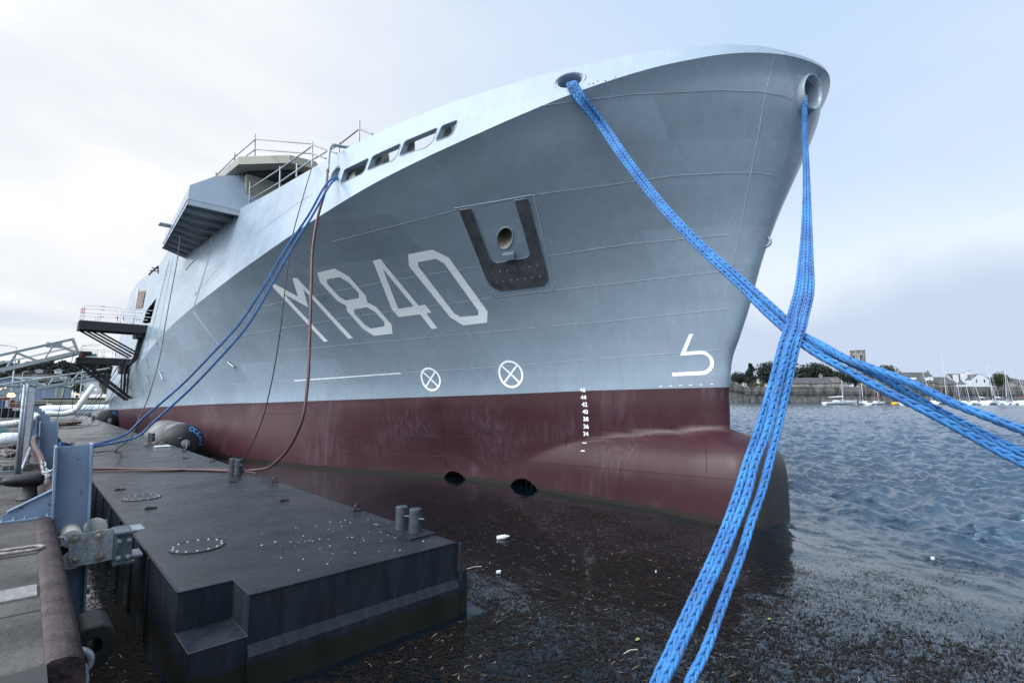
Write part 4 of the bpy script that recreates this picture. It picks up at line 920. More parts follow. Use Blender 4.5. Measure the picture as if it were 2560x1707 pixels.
# roller guide between the first pile and the pontoon
def roller_guide():
    Y0 = 7.36; root = empty('roller_guide', aty(225, 1370, Y0), 'galvanised roller guide box clamped round the nearest pile and bolted to the pontoon', 'roller guide')
    for dy, nm in ((0, 'cheek_plate'), (.56, 'cheek_plate')):
        pts = [aty(x, y, Y0) for x, y in ((178, 1338), (283, 1320), (281, 1397), (240, 1407), (180, 1416), (172, 1408), (171, 1346))]
        mb = MB(); mb.prism([p + V(0, dy, 0) for p in pts], V(0, .016, 0)); mb.build(nm, M['galv'], root)
    for (x, y) in ((183, 1348), (185, 1402)):
        P = aty(x, y, Y0); 
        mb = MB(); mb.lathe(P + V(-.01, .04, 0), V(0, 1, 0), [(.09, 0), (.10, .01), (.10, .45), (.09, .46)], 24); mb.build('roller', M['nylon'], root, smooth=False, angle=40)
    P = aty(245, 1335, Y0); mb = MB(); mb.lathe(P + V(.0, .30, 0), V(0, 1, 0), [(.10, 0), (.115, .01), (.115, .08), (.10, .09)], 24); mb.build('roller', M['nylon'], root, angle=40)
    for (x, y) in ((187, 1346), (188, 1399), (248, 1337), (250, 1390)):
        P = aty(x, y, Y0); mb = MB(); mb.lathe(P + V(0, .0, 0), V(0, -1, 0), [(.052, 0), (.052, .006), (.022, .008), (.022, .025), (.012, .03)], 14); mb.build('washer', M['rust_metal'], root, angle=40)
    a, b = aty(248, 1342, Y0), aty(250, 1385, Y0); mb = MB(); mb.box((a + b) / 2 - V(0, .006, 0), .022, .008, (a - b).length); mb.build('tie_bar', M['rust_metal'], root)
    # cross members
    for zz in (.84, 1.13):
        mb = MB(); mb.box(V(.985, Y0 + .22, zz), .28, .30, .02); mb.build('web_plate', M['galv'], root)
    c = V(1.0, Y0 + .2, 1.0)
    mb = MB(); mb.box(V(.92, Y0 + .16, .98), .17, .40, .36, None, .03); mb.build('bolted_bracket', M['dark_steel'], root)
    for zz in (.88, 1.06):
        for dx in (-.04, .05):
            mb = MB(); mb.lathe(V(.92 + dx, Y0 - .04, zz), V(0, -1, 0), [(.026, 0), (.026, .015), (.014, .016), (.014, .03)], 6); mb.build('bolt', M['galv'], root)
    for zz in (1.15, .82): mb = MB(); mb.box(V(.93, Y0 - .04, zz), .20, .08, .025); mb.build('bracket_lip', M['dark_steel'], root)
    # chain link to the pile
    mb = MB(); mb.tube([aty(x, y, Y0 - .05) for x, y in ((143, 1345), (158, 1342), (165, 1352), (160, 1362), (142, 1364))], .016, 8); mb.build('link', M['galv'], root, smooth=True)
roller_guide()
# cylindrical rubber fender on the quay face
def quay_fender():
    Y0 = 4.70; c = aty(233, 1617, Y0); root = empty('quay_fender', c, 'black cylindrical rubber fender with open bore hung on the quay face', 'fender')
    ro = .150; ri = .055; L_ = .36; mb = MB(); k = 36
    ang = [2 * pi * i / k for i in range(k)]
    def sec(r, y, flat): return [V(c.x + r * cos(a) * .86, y, c.z + max(-r, min(r * (flat if flat else 9), r * sin(a)))) for a in ang]
    rings = [sec(ri, Y0 + .3, 0), sec(ri, Y0 + .01, 0), sec(ri + .008, Y0, 0), sec(ro - .012, Y0, .93), sec(ro, Y0 + .012, .93), sec(ro, Y0 + L_ - .012, .93), sec(ro - .012, Y0 + L_, .93), sec(ri, Y0 + L_, 0), sec(ri, Y0 + .3, 0)]
    for R in rings: mb.v += [tuple(p) for p in R]
    for i in range(len(rings) - 1):
        for j in range(k): mb.f.append((i * k + j, i * k + (j + 1) % k, (i + 1) * k + (j + 1) % k, (i + 1) * k + j)); mb.mi.append(0)
    mb.build('body', M['rubber'], root, angle=35)
    mb = MB(); mb.tube([V(c.x - .09, Y0 + .1, c.z + .05), V(c.x - .08, Y0 - .03, c.z), V(c.x - .09, Y0 - .05, c.z - .12)], .008, 6); mb.build('chain', M['galv'], root)
quay_fender()
shk = V(.36, 4.02, 1.06)
mb = MB(); root = empty('mooring_shackle', shk, 'big galvanised shackle and ring hanging below the rubber fender', 'shackle')
P = [aty(x, y, 4.05) for x, y in ((182, 1632), (200, 1625), (218, 1630), (227, 1648), (220, 1668), (205, 1680), (198, 1690))]
mb.tube(catmull(P, 4), .020, 10); mb.build('bow', M['galv'], root, smooth=True)
mb = MB(); P = [aty(x, y, 4.02) for x, y in ((192, 1668), (206, 1662), (212, 1680), (214, 1700), (206, 1725), (190, 1722), (188, 1690))]; mb.tube(catmull(P + P[:1], 3), .017, 10); mb.build('ring', M['galv'], root, smooth=True)
mb = MB(); mb.box(aty(166, 1712, 3.95), .09, .03, .26, (V(1, 0, 0), V(0, 1, 0), V(0, 0, 1)), .01); o = mb.build('fender_bracket', M['blue_steel'], None)
tag(o, 'pale blue painted steel lug at the bottom edge of the quay', 'bracket')

# ------------------------------------------------------------------ work pontoon
PX0, PX1, PY0, PY1, PZ = 1.16, 4.06, 5.20, 64.0, .86
pon = empty('work_pontoon', V(2.6, PY0, 0), 'long dark flat steel pontoon lying between the quay and the ship', 'pontoon')
mb = MB(); nx, ny = PX0 + .47, PY0 + .52
# deck with the notch cut out
mb.quad((nx, PY0, PZ), (PX1 - .02, PY0, PZ), (PX1 - .02, ny, PZ), (nx, ny, PZ)); mb.quad((PX0, ny, PZ), (PX1 - .02, ny, PZ), (PX1 - .02, PY1, PZ), (PX0, PY1, PZ))
o = mb.build('deck', M['pon_deck'], pon)
mb = MB(); zf = .50
mb.quad((nx, PY0, PZ - .001), (PX1, PY0, PZ - .001), (PX1, PY0, .42), (nx, PY0, .42))
mb.quad((PX0, ny, PZ), (nx, ny, PZ), (nx, ny, zf), (PX0, ny, zf)); mb.quad((nx, PY0, PZ), (nx, ny, PZ), (nx, ny, zf), (nx, PY0, zf))
mb.quad((PX0, PY0, zf), (nx, PY0, zf), (nx, ny, zf), (PX0, ny, zf))
mb.quad((PX0, PY0 + .0, zf), (nx, PY0, zf), (nx, PY0, -.5), (PX0, PY0, -.5)); mb.quad((nx, PY0, .42), (PX1, PY0, .42), (PX1, PY0 - .05, .33), (nx, PY0 - .05, .33))
mb.quad((nx, PY0 - .05, .33), (PX1, PY0 - .05, .33), (PX1, PY0 - .05, -.5), (nx, PY0 - .05, -.5)); mb.quad((nx, PY0, .42), (nx, PY0 - .05, .33), (nx, PY0 - .05, -.5), (nx, PY0, -.5))
mb.quad((PX0, PY0, zf), (PX0, ny, zf), (PX0, ny, -.5), (PX0, PY0, -.5)); mb.quad((PX0, ny, PZ), (PX0, PY1, PZ), (PX0, PY1, -.5), (PX0, ny, -.5))
mb.quad((PX1, PY0, PZ), (PX1, PY1, PZ), (PX1, PY1, -.5), (PX1, PY0, -.5)); mb.quad((PX0, PY1, PZ), (PX1, PY1, PZ), (PX1, PY1, -.5), (PX0, PY1, -.5))
mb.quad((PX1, PY0 - .05, .33), (PX1, PY0, .42), (PX1, PY0, -.5), (PX1, PY0 - .05, -.5))
mb.build('shell', M['pontoon'], pon, recalc=False)
mb = MB(); mb.box(V(4.135, PY0 + .45, 0.02), .15, .94, .98, None, .012); mb.build('corner_step', M['pontoon'], pon)
mb = MB(); mb.box(V(3.86, 5.98, PZ + .012), .40, .62, .024, None, .003); mb.build('bollard_plate', M['pontoon'], pon)
mb = MB(); mb.tube([V(PX0, y, PZ) for y in (ny, PY1)], .011, 6); mb.tube([V(nx, PY0, PZ - .001), V(PX1, PY0, PZ - .001)], .011, 6); mb.tube([V(nx, PY0, PZ), V(nx, ny, PZ)], .009, 6); mb.tube([V(PX0, ny, PZ), V(nx, ny, PZ)], .009, 6)
mb.build('deck_edge', M['pontoon'], pon)
mb = MB(); mb.tube([V(nx, PY0, zf), V(PX0, PY0, zf), V(PX0, ny, zf)], .005, 6); mb.tube([V(nx, ny, zf + .004), V(nx, PY0, zf + .004)], .004, 6); mb.build('notch_edge', M['pontoon_post'], pon)
mb = MB(); mb.tube([V(4.075, 5.17, PZ + .0), V(4.085, 5.165, .5), V(4.08, 5.16, .40)], .018, 8); mb.build('drain_pipe', M['black_steel'], pon)
for y in list(np.arange(7.2, 26, 1.2)):
    mb = MB(); mb.box(V(PX0 - .012, y, .40), .02, .07, .90); mb.build('side_stiffener', M['pontoon'], pon)
def twin(x, y, sep=(.05, -.26), r=.082, h=.33):
    for k in (0, 1):
        P = V(x + sep[0] * k, y + sep[1] * k, PZ); mb = MB(); mb.lathe(P, V(0, 0, 1), [(r + .015, 0), (r + .015, .014), (r, .016), (r, h - .01), (r - .012, h)], 28); b = mb.build('bollard', M['pontoon_post'], pon, angle=40)
        mb = MB(); mb.tube([P + V(.0, -r * .8, h * .62), P + V(.05, -r - .06, h * .62)], .016, 8); mb.build('peg', M['pontoon_post'], b)
twin(3.84, 6.17); twin(3.72, 13.6); twin(3.75, 25.2); twin(3.75, 50)
for (x, y) in ((3.97, 7.72), (3.95, 11.4), (3.9, 16.2), (3.92, 19.8), (3.9, 24.0), (3.4, 9.3), (3.3, 12.0), (3.5, 17.5), (1.6, 10.2), (1.45, 12.6), (1.35, 21.0), (1.4, 26.0)):
    mb = MB(); P = V(x, y, PZ); mb.tube([P + V(.045 * cos(t), -.01, .05 + .05 * sin(t)) for t in np.linspace(0, 2 * pi, 13)[:-1]] if x > 3.6 else [P + V(-.07, 0, .012), P + V(-.03, .02, .03), P + V(.03, .0, .012), P + V(.09, .03, .01)], .012, 6, closed=x > 3.6); mb.box(P + V(0, 0, .008), .16, .05, .012); mb.build('pad_eye', M['black_steel'], pon)
for (x, y) in ((1.65, 7.27), (1.64, 11.37), (1.64, 20.5)):
    mb = MB(); a, b = .29, .30; kk = 40
    mb.lathe(V(x, y, PZ + .001), V(0, 0, 1), [(.30, 0), (.30, .010), (.288, .012)], kk, caps=False); mb.add([V(x + .288 * cos(2 * pi * i / kk), y + .288 * sin(2 * pi * i / kk), PZ + .011) for i in range(kk)], [tuple(range(kk))])
    h = mb.build('manhole_cover', M['pon_deck'], pon)
    for i in range(14): mb = MB(); mb.lathe(V(x + .26 * cos(2 * pi * i / 14), y + .26 * sin(2 * pi * i / 14), PZ + .012), V(0, 0, 1), [(.013, 0), (.012, .008), (.006, .010)], 8); mb.build('bolt', M['bright_bolt'], h)
# white bird droppings and grit on the pontoon deck
mb = MB()
for i in range(80):
    c = V(*((RNG.uniform(2.2, 3.95), RNG.uniform(5.4, 7.6)) if i < 85 else (RNG.uniform(1.4, 3.9), RNG.uniform(5.4, 12))), PZ + .006); s = RNG.uniform(.004, .012) * (1.5 if RNG.random() < .15 else 1); k = 7; a0 = RNG.uniform(0, 6)
    mb.add([c + V(s * RNG.uniform(.5, 1.4) * cos(a0 + 2 * pi * j / k), s * RNG.uniform(.4, 1) * sin(a0 + 2 * pi * j / k), 0) for j in range(k)], [tuple(range(k))])
tag(mb.build('bird_droppings', M['chalk'], None, recalc=False), 'white bird droppings spattered over the pontoon deck', 'droppings', kind='stuff')

# ------------------------------------------------------------------ floating rubber fenders between pontoon and ship
def big_fender(x, y, L_, r, label, text=True):
    root = empty('floating_fender', V(x, y, .75), label, 'fender', 'big floating fenders between pontoon and ship'); c = V(x, y, .72)
    prof = [(.10, -.44), (.30, -.43), (r * .62, -.36), (r * .86, -.22), (r * .97, -.05), (r, .18), (r * 1.01, L_ / 2)]
    prof = prof + [(a, L_ - h) for a, h in prof[:-1][::-1]]
    mb = MB(); mb.lathe(c, V(0, 1, 0), prof, 44, xdir=(1, 0, 0)); mb.mi = [1 if 5 * 44 <= i < (len(prof) - 5) * 44 else 0 for i in range(len(mb.f))]; body = mb.build('body', [M['fender'], M['fender_dust_sheen']], root, smooth=True)
    mb = MB(); mb.lathe(c + V(0, -.44, 0), V(0, -1, 0), [(.16, -.02), (.16, .03), (.10, .05), (.05, .05)], 20); mb.tube([c + V(.0, -.48, .02), c + V(.02, -.58, -.02), c + V(.03, -.6, -.15), c + V(-.1, -.6, -.3)], .02, 6); mb.build('end_flange', M['galv'], root, angle=40)
    if text:
        bv = BVHTree.FromPolygons([tuple(v.co) for v in body.data.vertices], [tuple(p.vertices) for p in body.data.polygons])
        for i, ch_ in enumerate('OCEAN3'):
            cu = bpy.data.curves.new('t', 'FONT'); cu.body = ch_; cu.size = .25; cu.align_x = 'CENTER'; cu.align_y = 'CENTER'; cu.offset = .008
            o = bpy.data.objects.new('t', cu); COL.objects.link(o); me = bpy.data.meshes.new_from_object(o.evaluated_get(bpy.context.evaluated_depsgraph_get())); bpy.data.objects.remove(o)
            a = radians(68 - i * 15); rr = r * .76; ctr = V(cos(a) * rr, 0, sin(a) * rr); rad = V(cos(a), 0, sin(a)); tg = V(sin(a), 0, -cos(a))
            for v in me.vertices:
                s = body.matrix_world @ V(0, 0, 0) if False else None
                p = ctr + tg * v.co.x + rad * v.co.y; q = V(p.x + c.x, c.y - 2, p.z + c.z); h = bv.ray_cast(q, V(0, 1, 0)); v.co = (h[0] + V(0, -.012, 0)) if h[0] is not None else V(q.x, c.y - .3, q.z)
            me.materials.clear(); me.materials.append(M['text_blue']); ob = bpy.data.objects.new('letter', me); COL.objects.link(ob); set_parent(ob, root); ob['label'] = 'light blue character ' + ch_
    return root
big_fender(4.92, 25.2, 4.4, .80, 'big black rubber fender marked OCEAN3 with back pale from dust and painted sky sheen beside the ship')
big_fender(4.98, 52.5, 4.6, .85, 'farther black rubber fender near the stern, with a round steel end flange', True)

# ------------------------------------------------------------------ ropes
def braid(name, ctrl, dia, label, group, material='rope', pitch=None, subd=8, start_flat=0.0, spin=0.0, strands=8, view=True):
    """eight strand plaited rope following a smooth curve"""
    C = resample(catmull(ctrl, 24), dia * .22); C = [C[0]] + C
    R = dia / 2; pitch = pitch or dia * 4.9; L_ = 0; S = [0]
    for a, b in zip(C, C[1:]): S.append(S[-1] + (b - a).length)
    mb = MB(); ts = []
    for i in range(len(C)): t = C[min(i + 1, len(C) - 1)] - C[max(i - 1, 0)]; ts.append(t.normalized() if t.length > 1e-9 else V(0, 0, 1))
    frames = []
    for p, t in zip(C, ts):
        d = (EYE - p); f = (d - t * d.dot(t)).normalized(); frames.append((t.cross(f).normalized(), f))      # broad face of the plait towards the quay
    for k in range(4):
        for pair in (0, 1):
            pts = []
            for i, p in enumerate(C):
                ph = 2 * pi * (S[i] / pitch + .10 * sin(S[i] * 1.7 + spin * 9) + k / 4.0) + pair * .40
                u, f = frames[i]; c, s = cos(spin + .35 * sin(S[i] * .9)), sin(spin + .35 * sin(S[i] * .9)); uu = u * c + f * s; ff = f * c - u * s
                pts.append(p + uu * (R * .65 * sin(ph)) + ff * (R * .46 * sin(2 * ph + pair * .25)))
            mb.tube(pts, R * .35, 6)
    o = mb.build(name, M[material], None, smooth=True, recalc=False)
    return tag(o, label, 'rope', group)
def clear_depth(x, y, d, gap=.10):
    P = hit(x, y, 0.0)[0]
    return d if P is None else min(d, (P - EYE).dot(FW) - gap)
CB = CH['bow'][0]; CS = CH['side'][0]; CA = CH['aft'][0]
# bow group: from the centre fairlead down past the crossing and away to the quay
gA = 'blue mooring ropes from the bow fairlead'
_ys = [243, 275, 330, 420, 520, 640, 740, 790, 820, 850, 970, 1100, 1150, 1235, 1300, 1370, 1510, 1640, 1712]
_xs = [[2009, 2009, 2010, 2013, 2012, 2004, 1990, 1976, 1970, 1959, 1927, 1887, 1869, 1843, 1820, 1792, 1727, 1668, 1636],
       [2011, 2011, 2012, 2015, 2017, 2015, 2007, 1994, 1989, 1977, 1945, 1910, 1890, 1868, 1843, 1815, 1750, 1690, 1656],
       [2013, 2013, 2014, 2018, 2022, 2026, 2026, 2014, 2007, 1996, 1968, 1937, 1925, 1902, 1879, 1858, 1806, 1757, 1722]]
_bl = ['leftmost of the three where they run down together', 'middle one of the three running down', 'rightmost one with a gap beside it']
bowsets = [(list(zip(_xs[i], _ys)), 'blue mooring rope from the bow fairlead, ' + _bl[i]) for i in range(3)]
_d0 = (CB - EYE).dot(FW)
deps = [_d0 - .08, _d0 - .17, _d0 - .25, 9.9, 9.0, 7.9, 7.0, 6.6, 6.3, 6.1, 5.8, 5.5, 5.35, 5.15, 5.0, 4.85, 4.5, 4.2, 4.05]
for j, (px, lb) in enumerate(bowsets):
    pts = [CB + V(.25, .8, .05 + .02 * j), CB + V(.02, .25, -.02)] + [atd(x, y, clear_depth(x, y, d + (.10 if j == 0 else (-.02 if j == 1 else 0)))) for (x, y), d in zip(px, deps)]
    end = pts[-1]; pts += [end + V(-.55, -.55, -.18), V(1.9, .2, .35), V(.6, -1.6, 1.0), V(-.3, -3.0 - .2 * j, 1.5)]
    braid('mooring_rope', pts, .088, lb, gA, spin=.25 * j)
gB = 'blue mooring ropes from the side fairlead'
_c = [(1447, 240), (1500, 307), (1560, 393), (1620, 472), (1685, 548), (1760, 624), (1850, 705), (1935, 785)]
_t = [[(1985, 842), (2026, 874), (2123, 929), (2210, 975), (2285, 1012), (2414, 1081), (2511, 1134), (2600, 1178)],
      [(1998, 845), (2045, 868), (2130, 908), (2220, 952), (2317, 1010), (2446, 1078), (2511, 1111), (2600, 1152)],
      [(2008, 838), (2050, 860), (2123, 900), (2200, 928), (2285, 961), (2382, 1007), (2479, 1045), (2600, 1092)]]
deps = [10.9, 10.3, 9.6, 9.0, 8.35, 7.75, 7.15, 6.6, 6.25, 6.0, 5.65, 5.4, 5.2, 4.98, 4.8, 4.65]
_lb = ['blue mooring rope from the side fairlead, lowest of the three at the right edge', 'blue mooring rope from the side fairlead, middle one of the three at the right edge', 'blue mooring rope from the side fairlead, topmost of the three at the right edge']
sidesets = []
for j in range(3):
    o_ = (j - 1) * 1.0; pts = []
    for i, (x, y) in enumerate(_c): w_ = [9.5, 9, 8, 7, 6.5, 7, 9, 12][i]; pts.append((x + o_ * w_ * .68, y - o_ * w_ * .6))
    sidesets.append(([(1421 + 8.5 * j, 213 - 2.5 * j)] + pts + _t[j], _lb[j]))
deps = [(CS - EYE).dot(FW) - .10] + deps
for j, (px, lb) in enumerate(sidesets):
    pts = [CS + CH['side'][1] * -.6 + V(0, 0, .02), CS + V(0, 0, -.02) + CH['side'][1] * -.10] + [atd(x, y, clear_depth(x, y, d + (.0, .07, .03)[j])) for (x, y), d in zip(px, deps)]
    pts += [pts[-1] + (pts[-1] - pts[-2]) * 1.2, V(6.5, -6, 1.9 + .05 * j)]
    braid('mooring_rope', pts, .090, lb, gB, spin=.3 * j)
# after pair
gC = 'thin blue mooring ropes from the after fairlead'
def thin(px, lb, dia=.055):
    def dep(k, n_): return None
    a = [atx(x, y, X) for x, y, X in px]; braid('mooring_rope', a, dia, lb, gC, material='rope_dark')
thin([(846, 441, 5.75), (833, 446, 5.45), (815, 462, 5.1), (770, 540, 4.6), (715, 622, 4.2), (660, 715, 3.8), (605, 800, 3.45), (520, 895, 3.0), (440, 975, 2.6), (370, 1035, 2.1), (315, 1085, 1.9), (235, 1112, 1.15), (150, 1108, .45)], 'thin blue mooring rope from the after fairlead, left one of the pair')
thin([(847, 446, 5.75), (835, 452, 5.45), (820, 470, 5.08), (777, 546, 4.55), (724, 632, 4.15), (672, 725, 3.78), (620, 812, 3.45), (540, 905, 3.0), (462, 985, 2.6), (392, 1048, 2.15), (330, 1096, 1.9), (235, 1117, 1.15), (150, 1113, .45)], 'thin blue mooring rope from the after fairlead, right one of the pair')
def line(name, pts, r, mat_, label, cat, group=None, n=7):
    mb = MB(); mb.tube(resample(catmull(pts, 14), max(r * 2.5, .05)), r, n); return tag(mb.build(name, M[mat_], None, smooth=True), label, cat, group)
hz = PZ + .03
line('water_hose', [hit(868, 372, -.3)[0] + V(.5, 0, .35), atx(850, 366, 6.0), atx(832, 363, 5.75), atx(824, 375, 5.6), atx(821, 400, 5.5), atx(819, 430, 5.35)], .045, 'galv', 'grey pipe elbow that carries the hose over the bulwark', 'pipe', n=10)
line('water_hose', [atx(819, 425, 5.36), atx(815, 470, 5.15), atx(795, 540, 4.95), atx(783, 610, 4.8), atx(778, 720, 4.65), atx(774, 850, 4.5), atx(769, 960, 4.4), atx(755, 1050, 4.3), atx(725, 1115, 4.2), atx(690, 1155, 4.12), atz(645, 1174, hz + .06), atz(600, 1177, hz + .01), atz(520, 1175, hz), atz(430, 1173, hz), atz(330, 1172, hz), atz(270, 1171, hz), atz(222, 1172, hz)], .034, 'hose', 'brown red hose hanging down the hull and running across the pontoon', 'hose', n=10)
line('water_hose', [atz(640, 1182, hz), atz(520, 1172, hz), atz(420, 1175, hz), atz(300, 1177, hz), atz(222, 1178, hz)], .020, 'hose', 'thinner dark hose lying beside the brown red one on the pontoon', 'hose')
line('power_cable', [atx(781, 412, 5.75), atx(779, 420, 5.6), atx(757, 495, 5.0), atx(729, 600, 4.7), atx(713, 720, 4.55), atx(700, 830, 4.45), atx(680, 950, 4.4), atx(655, 1050, 4.3), atx(630, 1110, 4.2), atx(605, 1152, 4.1), atz(585, 1164, hz)], .014, 'black_steel', 'thin black cable hanging beside the brown red hose', 'cable')
line('power_cable', [atx(474, 468, 5.2), atx(455, 530, 4.6), atx(445, 640, 4.3), atx(430, 720, 4.1), atx(415, 800, 3.9), atx(400, 890, 3.6), atx(375, 980, 3.2), atx(350, 1040, 2.7), atx(320, 1100, 2.2), atx(295, 1120, 1.9), atz(260, 1128, hz), atz(218, 1132, hz)], .018, 'black_steel', 'thin dark cable from the bridge wing down to the pontoon', 'cable')
_fl = []
for k, ((x0, y0, X0), (x1, y1, z1)) in enumerate((((272, 900, 2.4), (240, 1035, 2)), ((300, 905, 3.6), (190, 1052, 1)), ((322, 880, 4.8), (158, 1060, 1)), ((320, 900, 4.9), (150, 1068, 1)), ((295, 960, 4.6), (200, 1068, 1)), ((190, 905, 2.0), (178, 1050, 1)), ((330, 870, 5.0), (245, 1062, 1)), ((185, 880, 1.8), (130, 1066, 1)))):
    a = atx(x0, y0, X0); b = atz(x1, y1, hz); m_ = a.lerp(b, .55) + V(0, 0, -.6)
    _fl.append(line('power_cable', [a, a.lerp(m_, .5) + V(0, 0, -.1), m_, b, b + V(-.4, -.5, 0), b + V(-1.0, .3, 0)], .016, 'black_steel', None, None))
for o_, lb_ in zip(_fl, ('slack cable from the outer end of the lower platform, nearest the ship of its bunch', 'slack cable from the inner strut of the lower platform, landing mid pontoon', 'slack cable from the hull just under the platforms, landing near the piles', 'lowest slack cable from the hull under the platforms', 'slack cable starting at the foot of the lower strut', 'cable hanging nearly straight from the gangway landing', 'slack cable from the hull to the foot of the farther fender', 'cable hanging from the gangway end, leftmost of all')): tag(o_, lb_, 'cable', 'slack cables near the platforms')
# ------------------------------------------------------------------ water
def waves(x, y):
    """height field of the harbour: calm behind the ship, chop outside"""
    x = np.asarray(x, float); y = np.asarray(y, float); rng = np.random.default_rng(5); h = np.zeros_like(x)
    s = smoothstep(7.6, 13.5, .92 * x - .40 * y); r = np.hypot(x, y)
    amp = .035 + .965 * s
    wx = x + .25 * np.sin(.9 * y + .5 * x) + .1 * np.sin(2.3 * x); wy = y + .25 * np.sin(.8 * x - .4 * y)
    for i in range(80):
        lam = .16 * (1.9 / .16) ** rng.random(); th = radians(-38) + rng.normal(0, .62); k = 2 * pi / lam; ph = rng.random() * 2 * pi
        a = .0175 * lam ** .95
        fade = np.clip(lam * 45 / np.maximum(r, 1), 0, 1)
        c = .5 + .5 * np.sin(k * (wx * cos(th) + wy * sin(th)) + ph); h += a * (c ** 1.6 * 2 - .9) * fade
    sw = .010 * np.sin(2.1 * (.35 * x + .94 * y) + 1.2 * np.sin(.5 * x)) + .012 * np.sin(1.25 * (-.1 * x + 1.0 * y) + .8 * np.sin(.7 * x + 1)) + .006 * np.sin(4.3 * (.5 * x + .8 * y) + np.sin(1.3 * x))
    near = smoothstep(4.0, 9.0, .92 * x - .40 * y)
    return h * amp * .80 + sw * (.12 + .88 * near) * (1 - .5 * s)
def water_mat():
    m = bpy.data.materials.new('sea_water'); m.use_nodes = True; nt = m.node_tree; N = nt.nodes; L = nt.links; b = N['Principled BSDF']
    b.inputs['Base Color'].default_value = (0.002, 0.007, 0.011, 1); b.inputs['Roughness'].default_value = 0.04; b.inputs['IOR'].default_value = 1.85; b.inputs['Specular Tint'].default_value = (0.70, 0.86, 1.0, 1); b.inputs['Specular IOR Level'].default_value = 0.5
    tc = N.new('ShaderNodeTexCoord'); mp = N.new('ShaderNodeMapping'); mp.inputs['Rotation'].default_value = (0, 0, radians(38)); mp.inputs['Scale'].default_value = (1.9, .9, 1); L.new(tc.outputs['Object'], mp.inputs[0])
    sp = N.new('ShaderNodeSeparateXYZ'); L.new(tc.outputs['Object'], sp.inputs[0])
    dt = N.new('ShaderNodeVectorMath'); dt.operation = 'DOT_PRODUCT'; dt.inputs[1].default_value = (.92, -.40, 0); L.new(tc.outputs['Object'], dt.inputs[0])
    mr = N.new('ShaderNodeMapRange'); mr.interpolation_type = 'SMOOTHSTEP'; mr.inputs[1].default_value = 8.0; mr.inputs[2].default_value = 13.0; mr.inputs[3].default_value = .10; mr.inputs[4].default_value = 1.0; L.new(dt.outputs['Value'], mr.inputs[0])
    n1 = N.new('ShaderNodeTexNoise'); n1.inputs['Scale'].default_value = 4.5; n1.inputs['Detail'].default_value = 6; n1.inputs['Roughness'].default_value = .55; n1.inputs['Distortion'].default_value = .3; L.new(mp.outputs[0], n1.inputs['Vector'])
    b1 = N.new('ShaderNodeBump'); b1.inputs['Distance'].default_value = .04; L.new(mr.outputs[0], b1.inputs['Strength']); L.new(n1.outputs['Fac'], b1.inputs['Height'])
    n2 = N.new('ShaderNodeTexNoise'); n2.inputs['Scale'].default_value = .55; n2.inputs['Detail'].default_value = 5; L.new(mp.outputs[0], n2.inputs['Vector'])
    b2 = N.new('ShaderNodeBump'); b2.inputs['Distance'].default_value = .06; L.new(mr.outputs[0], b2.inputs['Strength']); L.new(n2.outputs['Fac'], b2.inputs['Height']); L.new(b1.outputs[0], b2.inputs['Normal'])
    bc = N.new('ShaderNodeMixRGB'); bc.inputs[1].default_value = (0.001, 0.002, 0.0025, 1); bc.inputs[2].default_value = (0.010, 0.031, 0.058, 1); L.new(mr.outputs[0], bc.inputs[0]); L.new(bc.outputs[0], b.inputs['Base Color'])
    L.new(b2.outputs[0], b.inputs['Normal']); return m
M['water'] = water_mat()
def water():
    az = np.concatenate([np.radians(np.linspace(-12, 52, 180)), np.radians(np.linspace(52, 100, 760))[1:], np.radians(np.linspace(100, 348, 60))[1:-1]]); rr = np.concatenate([[.0], np.geomspace(.9, 4, 60), np.geomspace(4, 260, 1050)[1:], np.geomspace(260, 5000, 14)[1:]])
    A, R = np.meshgrid(az, rr); X = R * np.sin(A); Y = R * np.cos(A); Z = waves(X, Y); Z[R > 250] = 0
    n, m = X.shape; v = np.stack([X, Y, Z], 2).reshape(-1, 3); i, j = np.meshgrid(np.arange(n - 1), np.arange(m), indexing='ij'); j2 = (j + 1) % m
    f = np.stack([i * m + j, (i + 1) * m + j, (i + 1) * m + j2, i * m + j2], 2).reshape(-1, 4)
    me = bpy.data.meshes.new('water'); me.vertices.add(len(v)); me.vertices.foreach_set('co', v.ravel()); me.loops.add(f.size); me.loops.foreach_set('vertex_index', f.ravel().astype(np.int32))
    me.polygons.add(len(f)); me.polygons.foreach_set('loop_start', np.arange(0, f.size, 4, dtype=np.int32)); me.polygons.foreach_set('loop_total', np.full(len(f), 4, dtype=np.int32)); me.polygons.foreach_set('use_smooth', np.ones(len(f), bool)); me.update(calc_edges=True); me.validate()
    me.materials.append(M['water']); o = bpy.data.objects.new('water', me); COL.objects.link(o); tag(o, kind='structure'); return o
w_ = water()
if w_.data.polygons[5000].normal.z < 0: w_.data.flip_normals()

